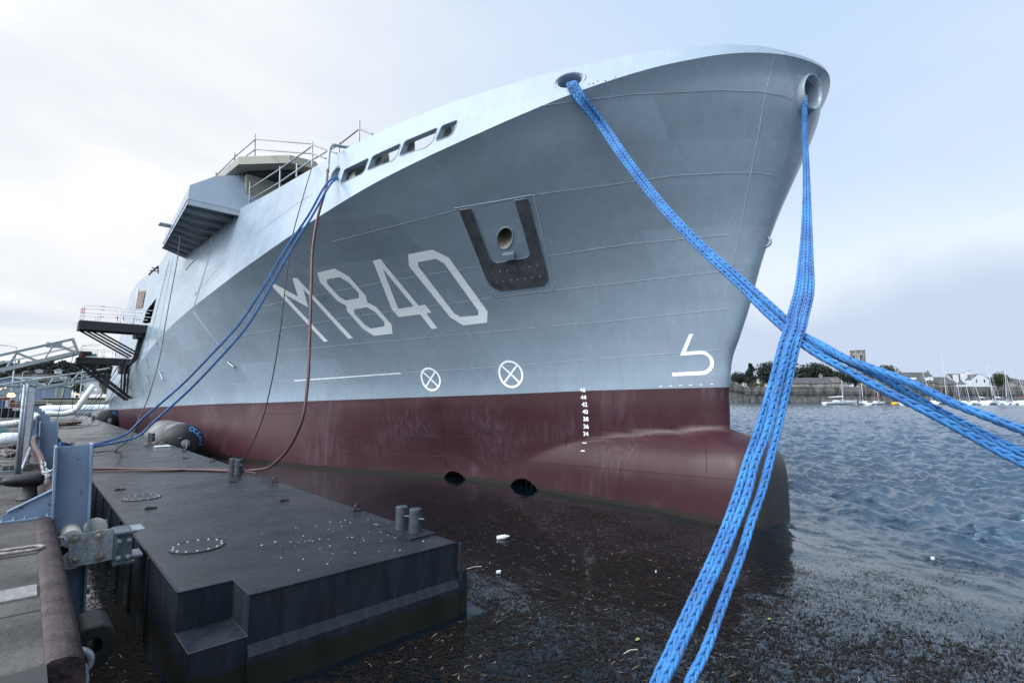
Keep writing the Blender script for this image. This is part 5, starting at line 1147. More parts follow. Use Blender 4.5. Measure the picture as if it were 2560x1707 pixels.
# ------------------------------------------------------------------ seaweed and scum on the water
M['weed'] = mat('dead_weed', (0.004, 0.003, 0.0025), 0.8, spec=.15, col2=(0.013, 0.009, 0.007), vscale=9, lo=.4, hi=.62)
M['weed_pale'] = mat('pale_straw', (0.16, 0.13, 0.09), 0.7, col2=(0.34, 0.31, 0.27), vscale=6)
def weed_field(name, n, region, mats_, label, wscale=1.0, lscale=1.0, seed=3):
    rng = np.random.default_rng(seed); cx = rng.uniform(region[0], region[1], n * 6); cy = rng.uniform(region[2], region[3], n * 6)
    # keep clear of hull, pontoon, quay; clump; thin out away from the corner
    d = np.maximum(cy - 5.0, 0); hullx = XC - np.where(cy > 3.9, np.interp(cy, [3.9, 4.5, 6.5, 9, 12.4, 19, 28], [.9, 1.3, 1.8, 2.1, 2.75, 4.1, 6.0]), -20)
    clump = np.sin(cx * 1.7 + 2 * np.sin(cy * 1.1)) * np.sin(cy * 2.3 + 1.5 * np.sin(cx * .9)) * .5 + np.sin(cx * 5.1 + cy * 3.7) * np.sin(cy * 6.3 - cx * 2.1) * .35 + .5
    sx = .92 * cx - .40 * cy; dens = np.clip((.45 + clump * .8) * (1 - smoothstep(4.6, 8.4, .92 * cx - .40 * cy)) + np.clip(clump, 0, 1) ** 2.5 * .42 * smoothstep(4.6, 8.4, .92 * cx - .40 * cy), .03, 1) * (1 - smoothstep(8.2, 11.2, sx)) * (1 - .93 * smoothstep(7.5, 11, cy) * (cx > 4.2)) * (1 if 'straw' not in name else 1 - .85 * smoothstep(4.6, 8, .92 * cx - .40 * cy))
    ok = (cx < hullx) & ~((cx > 1.1) & (cx < 4.4) & (cy > 5.0)) & (cx > .36) & (rng.random(n * 6) < dens)
    cx, cy = cx[ok][:n], cy[ok][:n]; n = len(cx)
    Lh = (.018 + .05 * rng.random(n) ** 3) * lscale * (1 + .3 * (rng.random(n) < .05)); th = rng.normal(-.55, .8, n); cur = rng.normal(0, 1.3, n); wd = (.0018 + .0035 * rng.random(n)) * wscale
    V_, F_, MI = [], [], []
    seg = 4
    for k in range(seg + 1):
        t = (k / seg - .5) * 2; a = th + cur * t * .5; 
        if k == 0: px_, py_ = cx - Lh * np.cos(th), cy - Lh * np.sin(th)
        else: px_ = px_ + Lh * 2 / seg * np.cos(a); py_ = py_ + Lh * 2 / seg * np.sin(a)
        w = wd * (1 - .7 * abs(t)); V_.append(np.stack([px_ - w * np.sin(a), py_ + w * np.cos(a)], 1)); V_.append(np.stack([px_ + w * np.sin(a), py_ - w * np.cos(a)], 1))
    P = np.stack(V_, 1); Z = waves(P[..., 0], P[..., 1]) + .005 + rng.random(n)[:, None] * .004; v = np.concatenate([P, Z[..., None]], 2).reshape(-1, 3); q = 2 * (seg + 1)
    base = np.arange(n)[:, None] * q; f = np.concatenate([base + np.array([[2 * k, 2 * k + 1, 2 * k + 3, 2 * k + 2]]) for k in range(seg)], 0)
    me = bpy.data.meshes.new(name); me.from_pydata(v.tolist(), [], f.tolist()); 
    for m in mats_: me.materials.append(m)
    o = bpy.data.objects.new(name, me); COL.objects.link(o); tag(o, label, 'seaweed', kind='stuff'); return o
weed_field('seaweed', 150000, (.36, 13, -3.5, 12.5), [M['weed']], 'dark brown shreds of dead seaweed floating over the near water', 1.15, .75)
weed_field('near_seaweed', 26000, (.9, 7.6, -3.2, 5.15), [M['weed']], 'dense dark seaweed in the lee of the ship in front of the pontoon', 2.0, 1.0, seed=17)
weed_field('floating_straw', 1500, (.36, 12, -3, 14), [M['weed_pale']], 'pale straw and reed bits floating among the dark seaweed', .9, 1.2, seed=11)
weed_field('seaweed_mat', 9000, (.36, 1.12, 2.5, 8.5), [M['weed']], 'thick seaweed mat between the quay and the pontoon', 3.4, 1.0, seed=5)
# countable litter
def litter(name, px, shape, size, m_, label, cat, ht=.03):
    P = atz(*px, 0.012); mb = MB()
    if shape == 'blob':
        k = 9; a = [RNG.uniform(.75, 1.15) for _ in range(k)]; mb.prism([P + V(size * a[i] * cos(2 * pi * i / k), size * .6 * a[i] * sin(2 * pi * i / k), 0) for i in range(k)], V(0, 0, ht))
    elif shape == 'bottle': d = V(.75, -.5, .1).normalized(); mb.lathe(P + V(0, 0, .02), d, [(.03, -.10), (.04, -.08), (.042, .05), (.03, .09), (.014, .12), (.014, .14)], 14)
    elif shape == 'brick': mb.box(P + V(0, 0, .02), size * 2, size * .7, .045, (V(.96, .25, 0), V(-.25, .96, 0), V(0, 0, 1)), .006)
    elif shape == 'stick': mb.tube([P + V(-size, .2 * size, 0), P + V(0, 0, .012), P + V(size, -.35 * size, 0)], .006, 5)
    tag(mb.build(name, M[m_], None, angle=40), label, cat)
litter('plastic_bottle', (1255, 1345), 'bottle', 1, 'foam', 'pale plastic bottle floating between the pontoon and the bulbous bow', 'bottle')
litter('foam_piece', (1150, 1428), 'blob', .05, 'foam', 'white foam scrap floating right beside the pontoon corner', 'litter')
litter('foam_piece', (1247, 1431), 'blob', .045, 'foam', 'white foam scrap floating alone below the plastic bottle', 'litter')
litter('foam_block', (212, 1474), 'brick', .055, 'foam', 'pale rectangular block floating at the foot of the nearest pile', 'litter')
litter('stick', (1185, 1418), 'stick', .12, 'straw', 'thin bleached stick floating off the pontoon corner', 'stick')
litter('stick', (1575, 1627), 'stick', .09, 'straw', 'pale stick floating left of the lower ends of the blue ropes', 'stick')
litter('leaf', (1594, 1597), 'blob', .035, 'leaf', 'green leaf floating left of the blue ropes near the bottom edge', 'leaf', .004)
litter('leaf', (1924, 1546), 'blob', .03, 'leaf', 'yellow green leaf floating right of the blue ropes', 'leaf', .004)
litter('leaf', (2280, 1492), 'blob', .03, 'leaf', 'small green leaf on the open blue water at the right', 'leaf', .004)
litter('foam_piece', (2332, 1397), 'blob', .045, 'foam', 'white foam scrap on the open water at the far right', 'litter')
litter('foam_piece', (1640, 1430), 'blob', .018, 'foam', 'tiny white foam scrap left of the blue ropes', 'litter')

# ------------------------------------------------------------------ background: helpers
def depth_pt(px, D, z): 
    r = ray(px, 989); p = EYE + r * D; return V(p.x, p.y, z)
def wz(py, D): return HC - (py - 989) / F * D * .994       # height of a pixel row at camera depth D
def leaf_crown(c, rx, ry, rz, n, size, seed, squash_bottom=.5, lobes=9):
    rng = np.random.default_rng(seed); L = []
    for i in range(lobes):
        d = rng.normal(0, 1, 3); d /= np.linalg.norm(d); d[2] = abs(d[2]) * .9 - .25; L.append((np.array([d[0] * rx, d[1] * ry, d[2] * rz]) * rng.uniform(.35, .72), rng.uniform(.38, .62)))
    L.append((np.zeros(3), .72)); idx = rng.integers(0, len(L), n); cen = np.array([L[i][0] for i in idx]); rad = np.array([L[i][1] for i in idx])
    d = rng.normal(0, 1, (n, 3)); d /= np.linalg.norm(d, axis=1)[:, None]; u = rng.random(n) ** .35
    p = cen + d * (rad * u)[:, None] * np.array([rx, ry, rz]); p[:, 2] = np.where(p[:, 2] < -rz * squash_bottom, -rz * squash_bottom * rng.uniform(.7, 1.0, n), p[:, 2]); p += np.array(c)
    a = rng.normal(0, 1, (n, 3)); a /= np.linalg.norm(a, axis=1)[:, None]; b = np.cross(a, rng.normal(0, 1, (n, 3))); b /= np.linalg.norm(b, axis=1)[:, None]
    s = size * rng.uniform(.5, 1.3, n)[:, None]; v = np.stack([p - a * s, p - b * s * .6, p + a * s, p + b * s * .6], 1).reshape(-1, 3)
    f = np.arange(4 * n).reshape(-1, 4); return v, f
def crown_obj(name, v, f, m_, parent=None):
    me = bpy.data.meshes.new(name); me.from_pydata(v.tolist(), [], f.tolist()); me.materials.append(m_); o = bpy.data.objects.new(name, me); COL.objects.link(o)
    if parent is not None: set_parent(o, parent)
    return o
for nm, c1, c2 in (('leaf_dark', (.010, .017, .015), (.030, .041, .034)), ('leaf_mid', (.022, .034, .018), (.055, .072, .036)), ('leaf_olive', (.05, .055, .022), (.12, .11, .045))):
    M[nm] = mat(nm, c1, 0.75, col2=c2, vscale=.9, detail=4, spec=.15)
def tree(px, D, base_y, top_y, wpx, label, m_, seed, group, n=1700, conifer=False):
    P = depth_pt(px, D, wz(base_y + 9, D)); top = wz(top_y, D); h = top - P.z; rw = wpx / 2 / F * D
    root = empty('conifer' if conifer else 'tree', P, label, 'tree', group); n = int(n * 2.4)
    mb = MB(); mb.tube([P - V(0, 0, 2), P + V(.1, 0, h * .3), P + V(-.05, 0, h * .75)], [rw * .10 + .15, rw * .07 + .1, .06], 7)
    for k in range(4): a = k * 1.7; mb.tube([P + V(0, 0, h * (.25 + .1 * k)), P + V(cos(a) * rw * .5, sin(a) * rw * .5, h * (.45 + .1 * k))], [.14, .04], 5)
    mb.build('trunk', M['bark'], root)
    if conifer:
        rng = np.random.default_rng(seed); vs = []; fs = []; k0 = 0
        for i in range(9):
            t = i / 9; v, f = leaf_crown((P.x + rng.normal(0, .05 * rw), P.y, P.z + h * (.12 + .82 * t)), rw * (1.05 - .85 * t), rw * (1.05 - .85 * t), h * .09, n // 9, max(.16, rw * .09), seed * 13 + i, lobes=5); vs.append(v); fs.append(f + k0); k0 += len(v)
        v, f = np.concatenate(vs), np.concatenate(fs)
    else: v, f = leaf_crown((P.x, P.y, P.z + h * .48), rw * 1.12, rw, h * .58, n, max(.17, rw * .062), seed, squash_bottom=.95, lobes=13)
    crown_obj('crown', v, f, M[m_], root); return root
M['bark'] = mat('bark', (.06, .05, .04), .9, var=.3)
def stone(name, c1, c2, sc=.6):
    m = mat(name, c1, .9, col2=c2, vscale=sc, detail=12, lo=.32, hi=.68, bump=.05, bscale=2.5); nt = m.node_tree; N = nt.nodes; L = nt.links; b = N['Principled BSDF']
    old = b.inputs['Base Color'].links[0].from_node; tc = N.new('ShaderNodeTexCoord'); n = N.new('ShaderNodeTexNoise'); n.inputs['Scale'].default_value = 1.6; n.inputs['Detail'].default_value = 9; n.inputs['Roughness'].default_value = .8; L.new(tc.outputs['Object'], n.inputs['Vector'])
    mp = N.new('ShaderNodeMapping'); mp.inputs['Scale'].default_value = (.35, .35, .06); L.new(tc.outputs['Object'], mp.inputs[0]); n2 = N.new('ShaderNodeTexNoise'); n2.inputs['Scale'].default_value = 1.6; n2.inputs['Detail'].default_value = 5; L.new(mp.outputs[0], n2.inputs['Vector'])
    r = N.new('ShaderNodeMapRange'); r.inputs[1].default_value = .45; r.inputs[2].default_value = .62; r.inputs[3].default_value = 1.0; r.inputs[4].default_value = .42; L.new(n2.outputs['Fac'], r.inputs[0])
    r1 = N.new('ShaderNodeMapRange'); r1.inputs[1].default_value = .35; r1.inputs[2].default_value = .65; r1.inputs[3].default_value = .72; r1.inputs[4].default_value = 1.28; L.new(n.outputs['Fac'], r1.inputs[0])
    mm = N.new('ShaderNodeMath'); mm.operation = 'MULTIPLY'; L.new(r.outputs[0], mm.inputs[0]); L.new(r1.outputs[0], mm.inputs[1]); sc_ = N.new('ShaderNodeVectorMath'); sc_.operation = 'SCALE'; L.new(old.outputs[0], sc_.inputs[0]); L.new(mm.outputs[0], sc_.inputs['Scale']); L.new(sc_.outputs[0], b.inputs['Base Color']); return m
M['stone'] = stone('rampart_stone', (.048, .051, .050), (.135, .134, .13))
M['granite'] = stone('tower_granite', (.16, .155, .15), (.26, .25, .24), .4)
M['slate'] = mat('slate', (.035, .037, .042), .6, col2=(.075, .072, .07), vscale=.9, detail=8)
M['render_white'] = mat('white_render', (.44, .48, .53), .8, var=.06, vscale=1)
M['shed_blue'] = mat('blue_shed', (.17, .23, .32), .6, var=.1, vscale=.3, stretch=(3, 3, .2))
M['shed_yellow'] = mat('yellow_panel', (.40, .38, .22), .7)
M['roof_pale'] = mat('pale_roof', (.55, .60, .66), .6, var=.08)
M['soil'] = mat('far_ground', (.06, .07, .05), .9, var=.3, vscale=.05)
M['gel'] = mat('white_gelcoat', (.50, .54, .58), .3, var=.04)
M['mast'] = mat('mast_alloy', (.45, .50, .56), .4, metal=.2)
M['navy'] = mat('navy_canvas', (.015, .03, .08), .7)
M['red_paint'] = mat('red_paint', (.22, .025, .03), .5, var=.2)
M['truck_blue'] = mat('blue_tarp', (.06, .13, .30), .5, var=.2)
M['yellow_buoy'] = mat('yellow_plastic', (.55, .32, .03), .5)
M['duct'] = mat('white_duct_fabric', (.66, .69, .70), .6, var=.05, vscale=2, bump=.006, bscale=6)
M['lamp_glow'] = mat('lamp_glow', (1, .6, .25), .4, emis=((1.0, .55, .25), 2.5))

# ------------------------------------------------------------------ right shore: walled town behind the marina
D0 = 206.0
def shore_pt(px, z, D=D0): return depth_pt(px, D, z)
# ground behind the rampart
mb = MB(); a, b = shore_pt(1700, 4.5, D0 + 1.5), shore_pt(3200, 4.5, D0 + 1.5); n_ = V(FW.x, FW.y, 0).normalized(); mb.quad(a, b, b + n_ * 300, a + n_ * 300); mb.quad(a, b, b - V(0, 0, 6), a - V(0, 0, 6))
tag(mb.build('far_shore', M['soil'], None), kind='structure')
ram = empty('town_rampart', shore_pt(2150, 0), 'long grey granite town rampart with a corbelled parapet above the marina', 'rampart')
xd = RT.copy(); nd = -n_
def wall_seg(x0, x1, top0, top1, D, name='wall'):
    a, b = shore_pt(x0, 0, D), shore_pt(x1, 0, D); z0, z1 = wz(top0, D), wz(top1, D); mb = MB()
    mb.add([a + V(0, 0, -1), b + V(0, 0, -1), b + V(0, 0, z1), a + V(0, 0, z0), a + V(0, 0, -1) + n_ * 1.5, b + V(0, 0, -1) + n_ * 1.5, b + V(0, 0, z1) + n_ * 1.5, a + V(0, 0, z0) + n_ * 1.5],
           [(0, 1, 2, 3), (5, 4, 7, 6), (3, 2, 6, 7), (0, 3, 7, 4), (1, 5, 6, 2)]); return mb.build(name, M['stone'], ram)
wall_seg(1700, 1842, 954, 954, D0 + .5); wall_seg(1842, 1862, 954, 967, D0 + .5); wall_seg(1862, 3100, 982, 982, D0)
mb = MB(); x = 1862
P0, P1 = shore_pt(1862, wz(983, D0 - .7), D0 - .7), shore_pt(3100, wz(967, D0 - .7), D0 - .7); 
a, b = shore_pt(1862, 0, D0 - .9), shore_pt(3100, 0, D0 - .9); zt, zb = wz(966.5, D0), wz(978.5, D0)
mb.box((a + b) / 2 + V(0, 0, (zt + zb) / 2) + n_ * .5, (b - a).length, 1.0, zt - zb, (RT, n_, V(0, 0, 1))); mb.build('parapet', M['stone'], ram)
mb = MB(); px = 1864.0
while px < 2640:
    P = shore_pt(px, 0, D0 - .45); mb.box(V(P.x, P.y, zb - .55), .32, .9, 1.1, (RT, n_, V(0, 0, 1))); px += 4.05
mb.build('corbel_row', M['stone'], ram)
mb = MB(); px = 1825.0
while px < 1862:
    P = shore_pt(px, 0, D0 + .1); mb.box(V(P.x, P.y, wz(974 + (px - 1825) * .13, D0)), .32, .8, .8, (RT, n_, V(0, 0, 1))); px += 4.05
mb.build('corbel_row', M['stone'], ram)
P = shore_pt(1873, 0, D0 - .02); mb = MB(); mb.box(P + V(0, 0, .6), .9, .1, 1.3, (RT, n_, V(0, 0, 1)), .04); mb.build('water_gate', M['dark'], ram)
gT = 'trees behind the town rampart'
for i, (px, by, ty, w_, lb, m_, con) in enumerate(((1880, 962, 902, 46, 'dark pointed cypress like tree at the left end of the rampart', 'leaf_dark', True), (1852, 962, 925, 50, 'low dark tree sloping down to the left end of the rampart', 'leaf_dark', False), (1925, 962, 901, 74, 'broad dark tree left of the three blue ropes', 'leaf_dark', False), (1968, 962, 903, 60, 'dark tree partly hidden behind the three blue ropes', 'leaf_dark', False),
        (2032, 962, 899, 96, 'tall rounded tree right of the three blue ropes', 'leaf_dark', False), (2062, 960, 913, 56, 'smaller dark tree at the right flank of the tall rounded one', 'leaf_mid', False), (2100, 962, 921, 50, 'low dark tree under the lower blue rope', 'leaf_dark', False), (2214, 958, 909, 72, 'round domed tree between the church tower and the slate house', 'leaf_mid', False),
        (2264, 958, 936, 34, 'sparse small tree left of the slate roofed house', 'leaf_mid', False), (2506, 962, 930, 52, 'bushy tree right of the white house', 'leaf_mid', False), (2536, 962, 944, 36, 'low bushy tree at the far right of the rampart', 'leaf_mid', False), (2140, 960, 925, 56, 'dark tree at the foot of the church tower', 'leaf_dark', False))):
    tree(px, D0 + 12 + (i % 3) * 5, by, ty, w_, lb, m_, 40 + i, gT, conifer=con)
for i, (px, w_, ty, m_) in enumerate(((1886, 30, 951, 'leaf_olive'), (1908, 26, 951, 'leaf_olive'), (2030, 34, 929, 'leaf_olive'))):
    D = D0 + 4 + i * 2; P = depth_pt(px, D, wz(966, D)); v, f = leaf_crown((P.x, P.y, P.z + .6), w_ / 2 / F * D, 1.5, (wz(ty, D) - P.z), 700, .22, 90 + i); o = crown_obj('bush', v, f, M[m_]); tag(o, ['olive green bush on top of the rampart, left one', 'yellowish bush on top of the rampart beside the blue ropes', 'brownish bush in front of the tall rounded tree'][i], 'bush')
# church tower
def tower():
    D = D0 + 45; P = depth_pt(2152, D, wz(960, D)); k = D / F; root = empty('church_tower', P, 'square granite church tower with open belfry rising above the trees', 'tower'); mb = MB()
    w = 22 * k; zt, zm, zl = wz(877, D), wz(906, D), wz(915, D)
    mb.box(V(P.x, P.y, (zl + P.z) / 2), 30 * k, 30 * k, zl - P.z, (RT, n_, V(0, 0, 1))); mb.build('base', M['granite'], root)
    mb = MB(); t = w * .2
    for sx in (-1, 0, 1):
        for sy in (-1, 0, 1):
            if sx == 0 and sy == 0: continue
            if sx == 0 or sy == 0: 
                zz = (zl + zl + (zt - zl) * .18) / 2; mb.box(V(P.x, P.y, zz) + RT * (sx * (w - t) / 2) + n_ * (sy * (w - t) / 2), w * .6 if sx == 0 else t * .9, w * .6 if sy == 0 else t * .9, (zt - zl) * .18, (RT, n_, V(0, 0, 1)))
                mb.box(V(P.x, P.y, zt - (zt - zl) * .15) + RT * (sx * (w - t) / 2) + n_ * (sy * (w - t) / 2), w * .6 if sx == 0 else t * .9, w * .6 if sy == 0 else t * .9, (zt - zl) * .3, (RT, n_, V(0, 0, 1)))
            else: mb.box(V(P.x, P.y, (zl + zt) / 2) + RT * (sx * (w - t * 1.3) / 2) + n_ * (sy * (w - t * 1.3) / 2), t * 1.5, t * 1.5, zt - zl, (RT, n_, V(0, 0, 1)))
    mb.build('belfry', M['granite'], root)
    mb = MB(); mb.box(V(P.x, P.y, zt + .2), 24.5 * k, 24.5 * k, .6, (RT, n_, V(0, 0, 1))); mb.box(V(P.x, P.y, zl + .15), 31.5 * k, 31.5 * k, .5, (RT, n_, V(0, 0, 1))); mb.build('cornice', M['granite'], root)
    mb = MB(); mb.box(V(P.x, P.y, (zl + zt) / 2), w * .35, w * .35, zt - zl, (RT, n_, V(0, 0, 1))); mb.build('belfry_core', M['dark'], root)
tower()
def house(px0, px1, eave, ridge, D, depth, wallm, roofm, label, base=966, chimneys=(), windows=(), gable=False, dormers=()):
    k = D / F; a, b = depth_pt(px0, D, 0), depth_pt(px1, D, 0); z0, ze, zr = wz(base + 12, D), wz(eave, D), wz(ridge, D); c = (a + b) / 2; w = (b - a).length
    root = empty('house', V(c.x, c.y, z0), label, 'house'); mb = MB(); ctr = c + n_ * depth / 2
    if not gable:
        mb.box(V(ctr.x, ctr.y, (z0 + ze) / 2), w, depth, ze - z0, (RT, n_, V(0, 0, 1))); mb.prism([a + V(0, 0, ze), a + n_ * depth + V(0, 0, ze), a + n_ * depth / 2 + V(0, 0, zr - .1)], b - a); mb.build('wall', M[wallm], root)
        mb = MB(); e = RT * .15
        for s in (0, 1):
            p0 = a + n_ * (depth * s + (.3 if s else -.3)) + V(0, 0, ze - .1); mb.prism([p0 - e, a + n_ * depth / 2 + V(0, 0, zr) - e, a + n_ * depth / 2 + V(0, 0, zr + .15) - e, p0 + V(0, 0, .18) - e], b - a + e * 2)
        mb.build('roof', M[roofm], root)
    else:
        pts = [a + V(0, 0, z0), b + V(0, 0, z0), b + V(0, 0, ze), c + V(0, 0, zr) + RT * (w * .12), c + V(0, 0, zr) - RT * (w * .12), a + V(0, 0, ze)]; mb.prism(pts, n_ * depth); mb.build('wall', M[wallm], root)
        mb = MB()
        for q0, q1 in ((pts[5], pts[4]), (pts[4], pts[3]), (pts[3], pts[2])): mb.prism([q0 + V(0, 0, .02), q1 + V(0, 0, .02), q1 + V(0, 0, .2), q0 + V(0, 0, .2)], n_ * (depth + .2))
        mb.build('roof', M[roofm], root)
    for (cx, ty, wc, dd) in chimneys:
        P = depth_pt(cx, D, 0) + n_ * (depth * dd); zt = wz(ty, D); mb = MB(); mb.box(V(P.x, P.y, (zt + ze) / 2), wc * k, 1.1, zt - ze, (RT, n_, V(0, 0, 1))); o = mb.build('chimney', M[wallm], root)
        for j in (-1, 0, 1): mb = MB(); mb.cyl(V(P.x, P.y, zt) + RT * (j * wc * k * .3), V(P.x, P.y, zt + .55) + RT * (j * wc * k * .3), .13, 6); mb.build('chimney_pot', M['rust_metal'], o)
    for (x0, y0, x1, y1) in windows:
        p, q = depth_pt(x0, D, wz(y1, D)), depth_pt(x1, D, wz(y0, D)); cc = (p + q) / 2 - n_ * .03; mb = MB(); mb.box(cc, (x1 - x0) * k, .10, abs(q.z - p.z), (RT, n_, V(0, 0, 1))); mb.build('window', M['glass_dark'], root)
    for (x0, y0, x1, y1, m_) in dormers:
        p, q = depth_pt(x0, D, wz(y1, D)), depth_pt(x1, D, wz(y0, D)); cc = (p + q) / 2 + n_ * 1.0; mb = MB(); mb.box(cc, (x1 - x0) * k, 2.0, abs(q.z - p.z), (RT, n_, V(0, 0, 1))); mb.build('dormer', M[m_], root)
    return root
house(2274, 2348, 956, 930, D0 + 6, 9, 'granite', 'slate', 'big dark slate roofed house with three pale dormers behind the rampart', chimneys=((2276, 928, 3, .5), (2346, 927, 4, .5)), dormers=((2288, 943, 2295, 949, 'render_white'), (2322, 944, 2327, 951, 'render_white'), (2331, 942, 2337, 951, 'render_white')))
house(2350, 2392, 960, 942, D0 + 5, 8, 'granite', 'slate', 'lower slate roofed house left of the white chimneys')
house(2392, 2425, 959, 934, D0 + 8, 7, 'render_white', 'slate', 'white house part with two tall chimney stacks and a slate roof', chimneys=((2397, 936, 9, .1), (2418, 933, 13, .1)), base=961)
house(2432, 2477, 950, 936, D0 + 5, 9, 'render_white', 'slate', 'white gable ended house with two small windows behind the rampart', gable=True, windows=((2443, 948, 2446, 956), (2463, 948, 2466, 956)), chimneys=((2453, 928, 9, .5),), base=962)
house(2544, 2620, 960, 949, D0 + 6, 9, 'granite', 'slate', 'slate roofed house at the right edge of the photograph')
house(1985, 2078, 958, 944, D0 + 3, 8, 'granite', 'slate', 'long low stone building with grey roof between the two rope bundles', base=968)
house(2078, 2112, 957, 942, D0 + 4, 8, 'granite', 'slate', 'stone building with a small gabled dormer beside the long low one', dormers=((2087, 946, 2100, 958, 'granite'),), chimneys=((2066, 936, 7, .4),), base=968)
house(2180, 2275, 961, 945, D0 + 7, 8, 'granite', 'slate', 'dark row house roof half hidden by the upper blue rope')

# ------------------------------------------------------------------ boats
gB_ = 'sailing boats moored below the rampart'
def sailboat(px, D, L_, mast_px, mast_top, yaw, label, cover='gel', hullm='gel', lean=0.0, group=gB_, stays=2):
    P = depth_pt(px, D, 0); root = empty('sailing_boat', P, label, 'sailing boat', group); d = (RT * cos(yaw) + n_ * sin(yaw)).normalized(); e = V(-d.y, d.x, 0); B = L_ * .15
    st = [(-.5, .72, .55), (-.3, .95, .62), (0, 1.0, .66), (.25, .78, .74), (.42, .35, .84), (.5, .02, .92)]; mb = MB(); k = 7
    for (t, w, z) in st:
        for j in range(k):
            a = pi * j / (k - 1); mb.v.append(tuple(P + d * (t * L_ - .04 * L_ * (1 - sin(a)) * 0) + e * (B * w * cos(a)) + V(0, 0, (z * L_ * .14) * (1 - sin(a) * 1.0) ** .8 - .12 * sin(a))))
    for i in range(len(st) - 1):
        for j in range(k - 1): mb.f.append((i * k + j, i * k + j + 1, (i + 1) * k + j + 1, (i + 1) * k + j)); mb.mi.append(0)
        mb.f.append((i * k, (i + 1) * k, (i + 1) * k + k - 1, i * k + k - 1)); mb.mi.append(0)
    mb.f.append(tuple(range(k))); mb.mi.append(0); mb.build('hull', M[hullm], root)
    zd = .62 * L_ * .14; mb = MB(); mb.prism([P + d * (x * L_) + e * (-B * .5) + V(0, 0, z) for x, z in ((-.2, zd), (.28, zd + .05), (.20, zd + .35), (-.15, zd + .45))], e * B); mb.build('cabin', M['gel'], root)
    for s in (-1, 1): mb = MB(); mb.box(P + d * (.02 * L_) + e * (s * B * .505) + V(0, 0, zd + .26), L_ * .2, .02, .12, (d, e, V(0, 0, 1))); mb.build('cabin_window', M['glass_dark'], root)
    zt = wz(mast_top, D); mp_ = depth_pt(mast_px[0], D, zt); foot = P + d * (.08 * L_) + V(0, 0, zd + .3); top = V(mp_.x, mp_.y, zt) + (foot - V(mp_.x, mp_.y, foot.z)) * 0 
    hv_ = V(foot.x + (mast_px[1]) * D / F * RT.x, foot.y + mast_px[1] * D / F * RT.y, zt)
    mb = MB(); mb.tube([foot, hv_], [.085, .055], 6); mb.build('mast', M['mast'], root)
    for s in (-1, 1): 
        mb = MB(); mb.tube([P + e * (s * B * .8) + V(0, 0, zd), foot.lerp(hv_, .75) + e * (s * .45), hv_], .016, 4); mb.build('shroud', M['mast'], root)
    mb = MB(); mb.tube([P + d * (.49 * L_) + V(0, 0, zd + .4), hv_], .018, 4); mb.build('forestay', M['mast'], root)
    mb = MB(); bz = V(0, 0, 1.1); mb.tube([foot + bz, P - d * (.38 * L_) + V(0, 0, zd + 1.25)], .05, 5); bo = mb.build('boom', M['mast'], root)
    mb = MB(); a0, b0 = foot + bz + V(0, 0, .14), P - d * (.34 * L_) + V(0, 0, zd + 1.35); mb.tube([a0, a0.lerp(b0, .3) + V(0, 0, .05), b0], [.20, .17, .08], 7); mb.build('sail_cover', M[cover], bo)
    mb = MB()
    for s in (-1, 1): mb.tube([P + d * (x * L_) + e * (s * B * .85) + V(0, 0, zd + .55) for x in (-.45, -.1, .3, .47)], .015, 4)
    mb.build('lifeline', M['mast'], root); return root
bo = [(2100, 150, 10.5, 0, 950, .1, 'long white yacht at the left end of the moorings, mast half hidden by the ropes', 'gel'), (2158, 150, 7.5, -1, 884, 1.2, 'small white boat with a tall mast in front of the church tower', 'navy'), (2192, 150, 7.0, -1, 935, .4, 'grey white boat right of the small one, carrying a dark red bundle', 'red_paint'),
      (2255, 152, 8, -12, 912, .9, 'sailing boat hidden low behind the ropes, mast left of the slate house', 'gel'), (2330, 152, 9, -20, 917, 1.0, 'white boat below the slate house with a leaning mast', 'gel'), (2362, 155, 9.5, -3, 889, .3, 'white boat with the tallest mast, below the lower slate house', 'gel'),
      (2402, 152, 8, -4, 928, 1.3, 'small white boat just left of the stern on boat', 'navy'), (2428, 150, 8.5, -16, 895, 1.45, 'white boat seen stern on below the white house', 'navy'), (2452, 152, 8, -22, 912, 1.1, 'white boat with raked mast close behind the stern on boat', 'gel'),
      (2478, 152, 9.5, -4, 903, .4, 'white boat with a navy sail cover below the white house', 'navy'), (2492, 154, 8, -20, 893, 1.3, 'white boat with a thin raked mast and furled foresail', 'gel'), (2512, 152, 7.0, 4, 929, .3, 'low white boat with blue boom cover below the bushy tree', 'navy'),
      (2534, 153, 7.5, -10, 946, 1.2, 'small white boat with a short mast near the right edge', 'navy'), (2560, 152, 9.5, -20, 917, .2, 'white boat with maroon trim at the right edge', 'red_paint'), (2576, 154, 9, -12, 925, 1.1, 'boat cut off by the right edge', 'gel')]
for (px, D, L_, ml, mt, yw, lb, cv) in bo: sailboat(px, D, L_, (px, ml), mt, yw, lb, cv)
mb = MB(); a, b = depth_pt(2190, 158, .45), depth_pt(2620, 158, .45); mb.box((a + b) / 2, (b - a).length, 1.6, .35, (RT, n_, V(0, 0, 1))); tag(mb.build('marina_jetty', M['bark'], None), 'low floating jetty behind the moored sailing boats', 'jetty')
P = depth_pt(2235, 148, .3); mb = MB(); mb.lathe(P - V(0, 0, .3), V(0, 0, 1), [(.3, 0), (.9, .15), (1.0, .45), (.8, .75), (.2, .85)], 14, xdir=RT, sy=.5); tag(mb.build('mooring_float', M['yellow_buoy'], None), 'yellow orange float between the boats, under the ropes', 'float')
# ------------------------------------------------------------------ left: clutter on the quay
qp = lambda x, y, z=QZ: atz(x, y, z)
def tubeobj(name, P, r, m_, label, cat, n=8, group=None, parent=None, sm_=True):
    mb = MB(); mb.tube(P, r, n); o = mb.build(name, M[m_], parent, smooth=sm_)
    return tag(o, label, cat, group) if parent is None else o
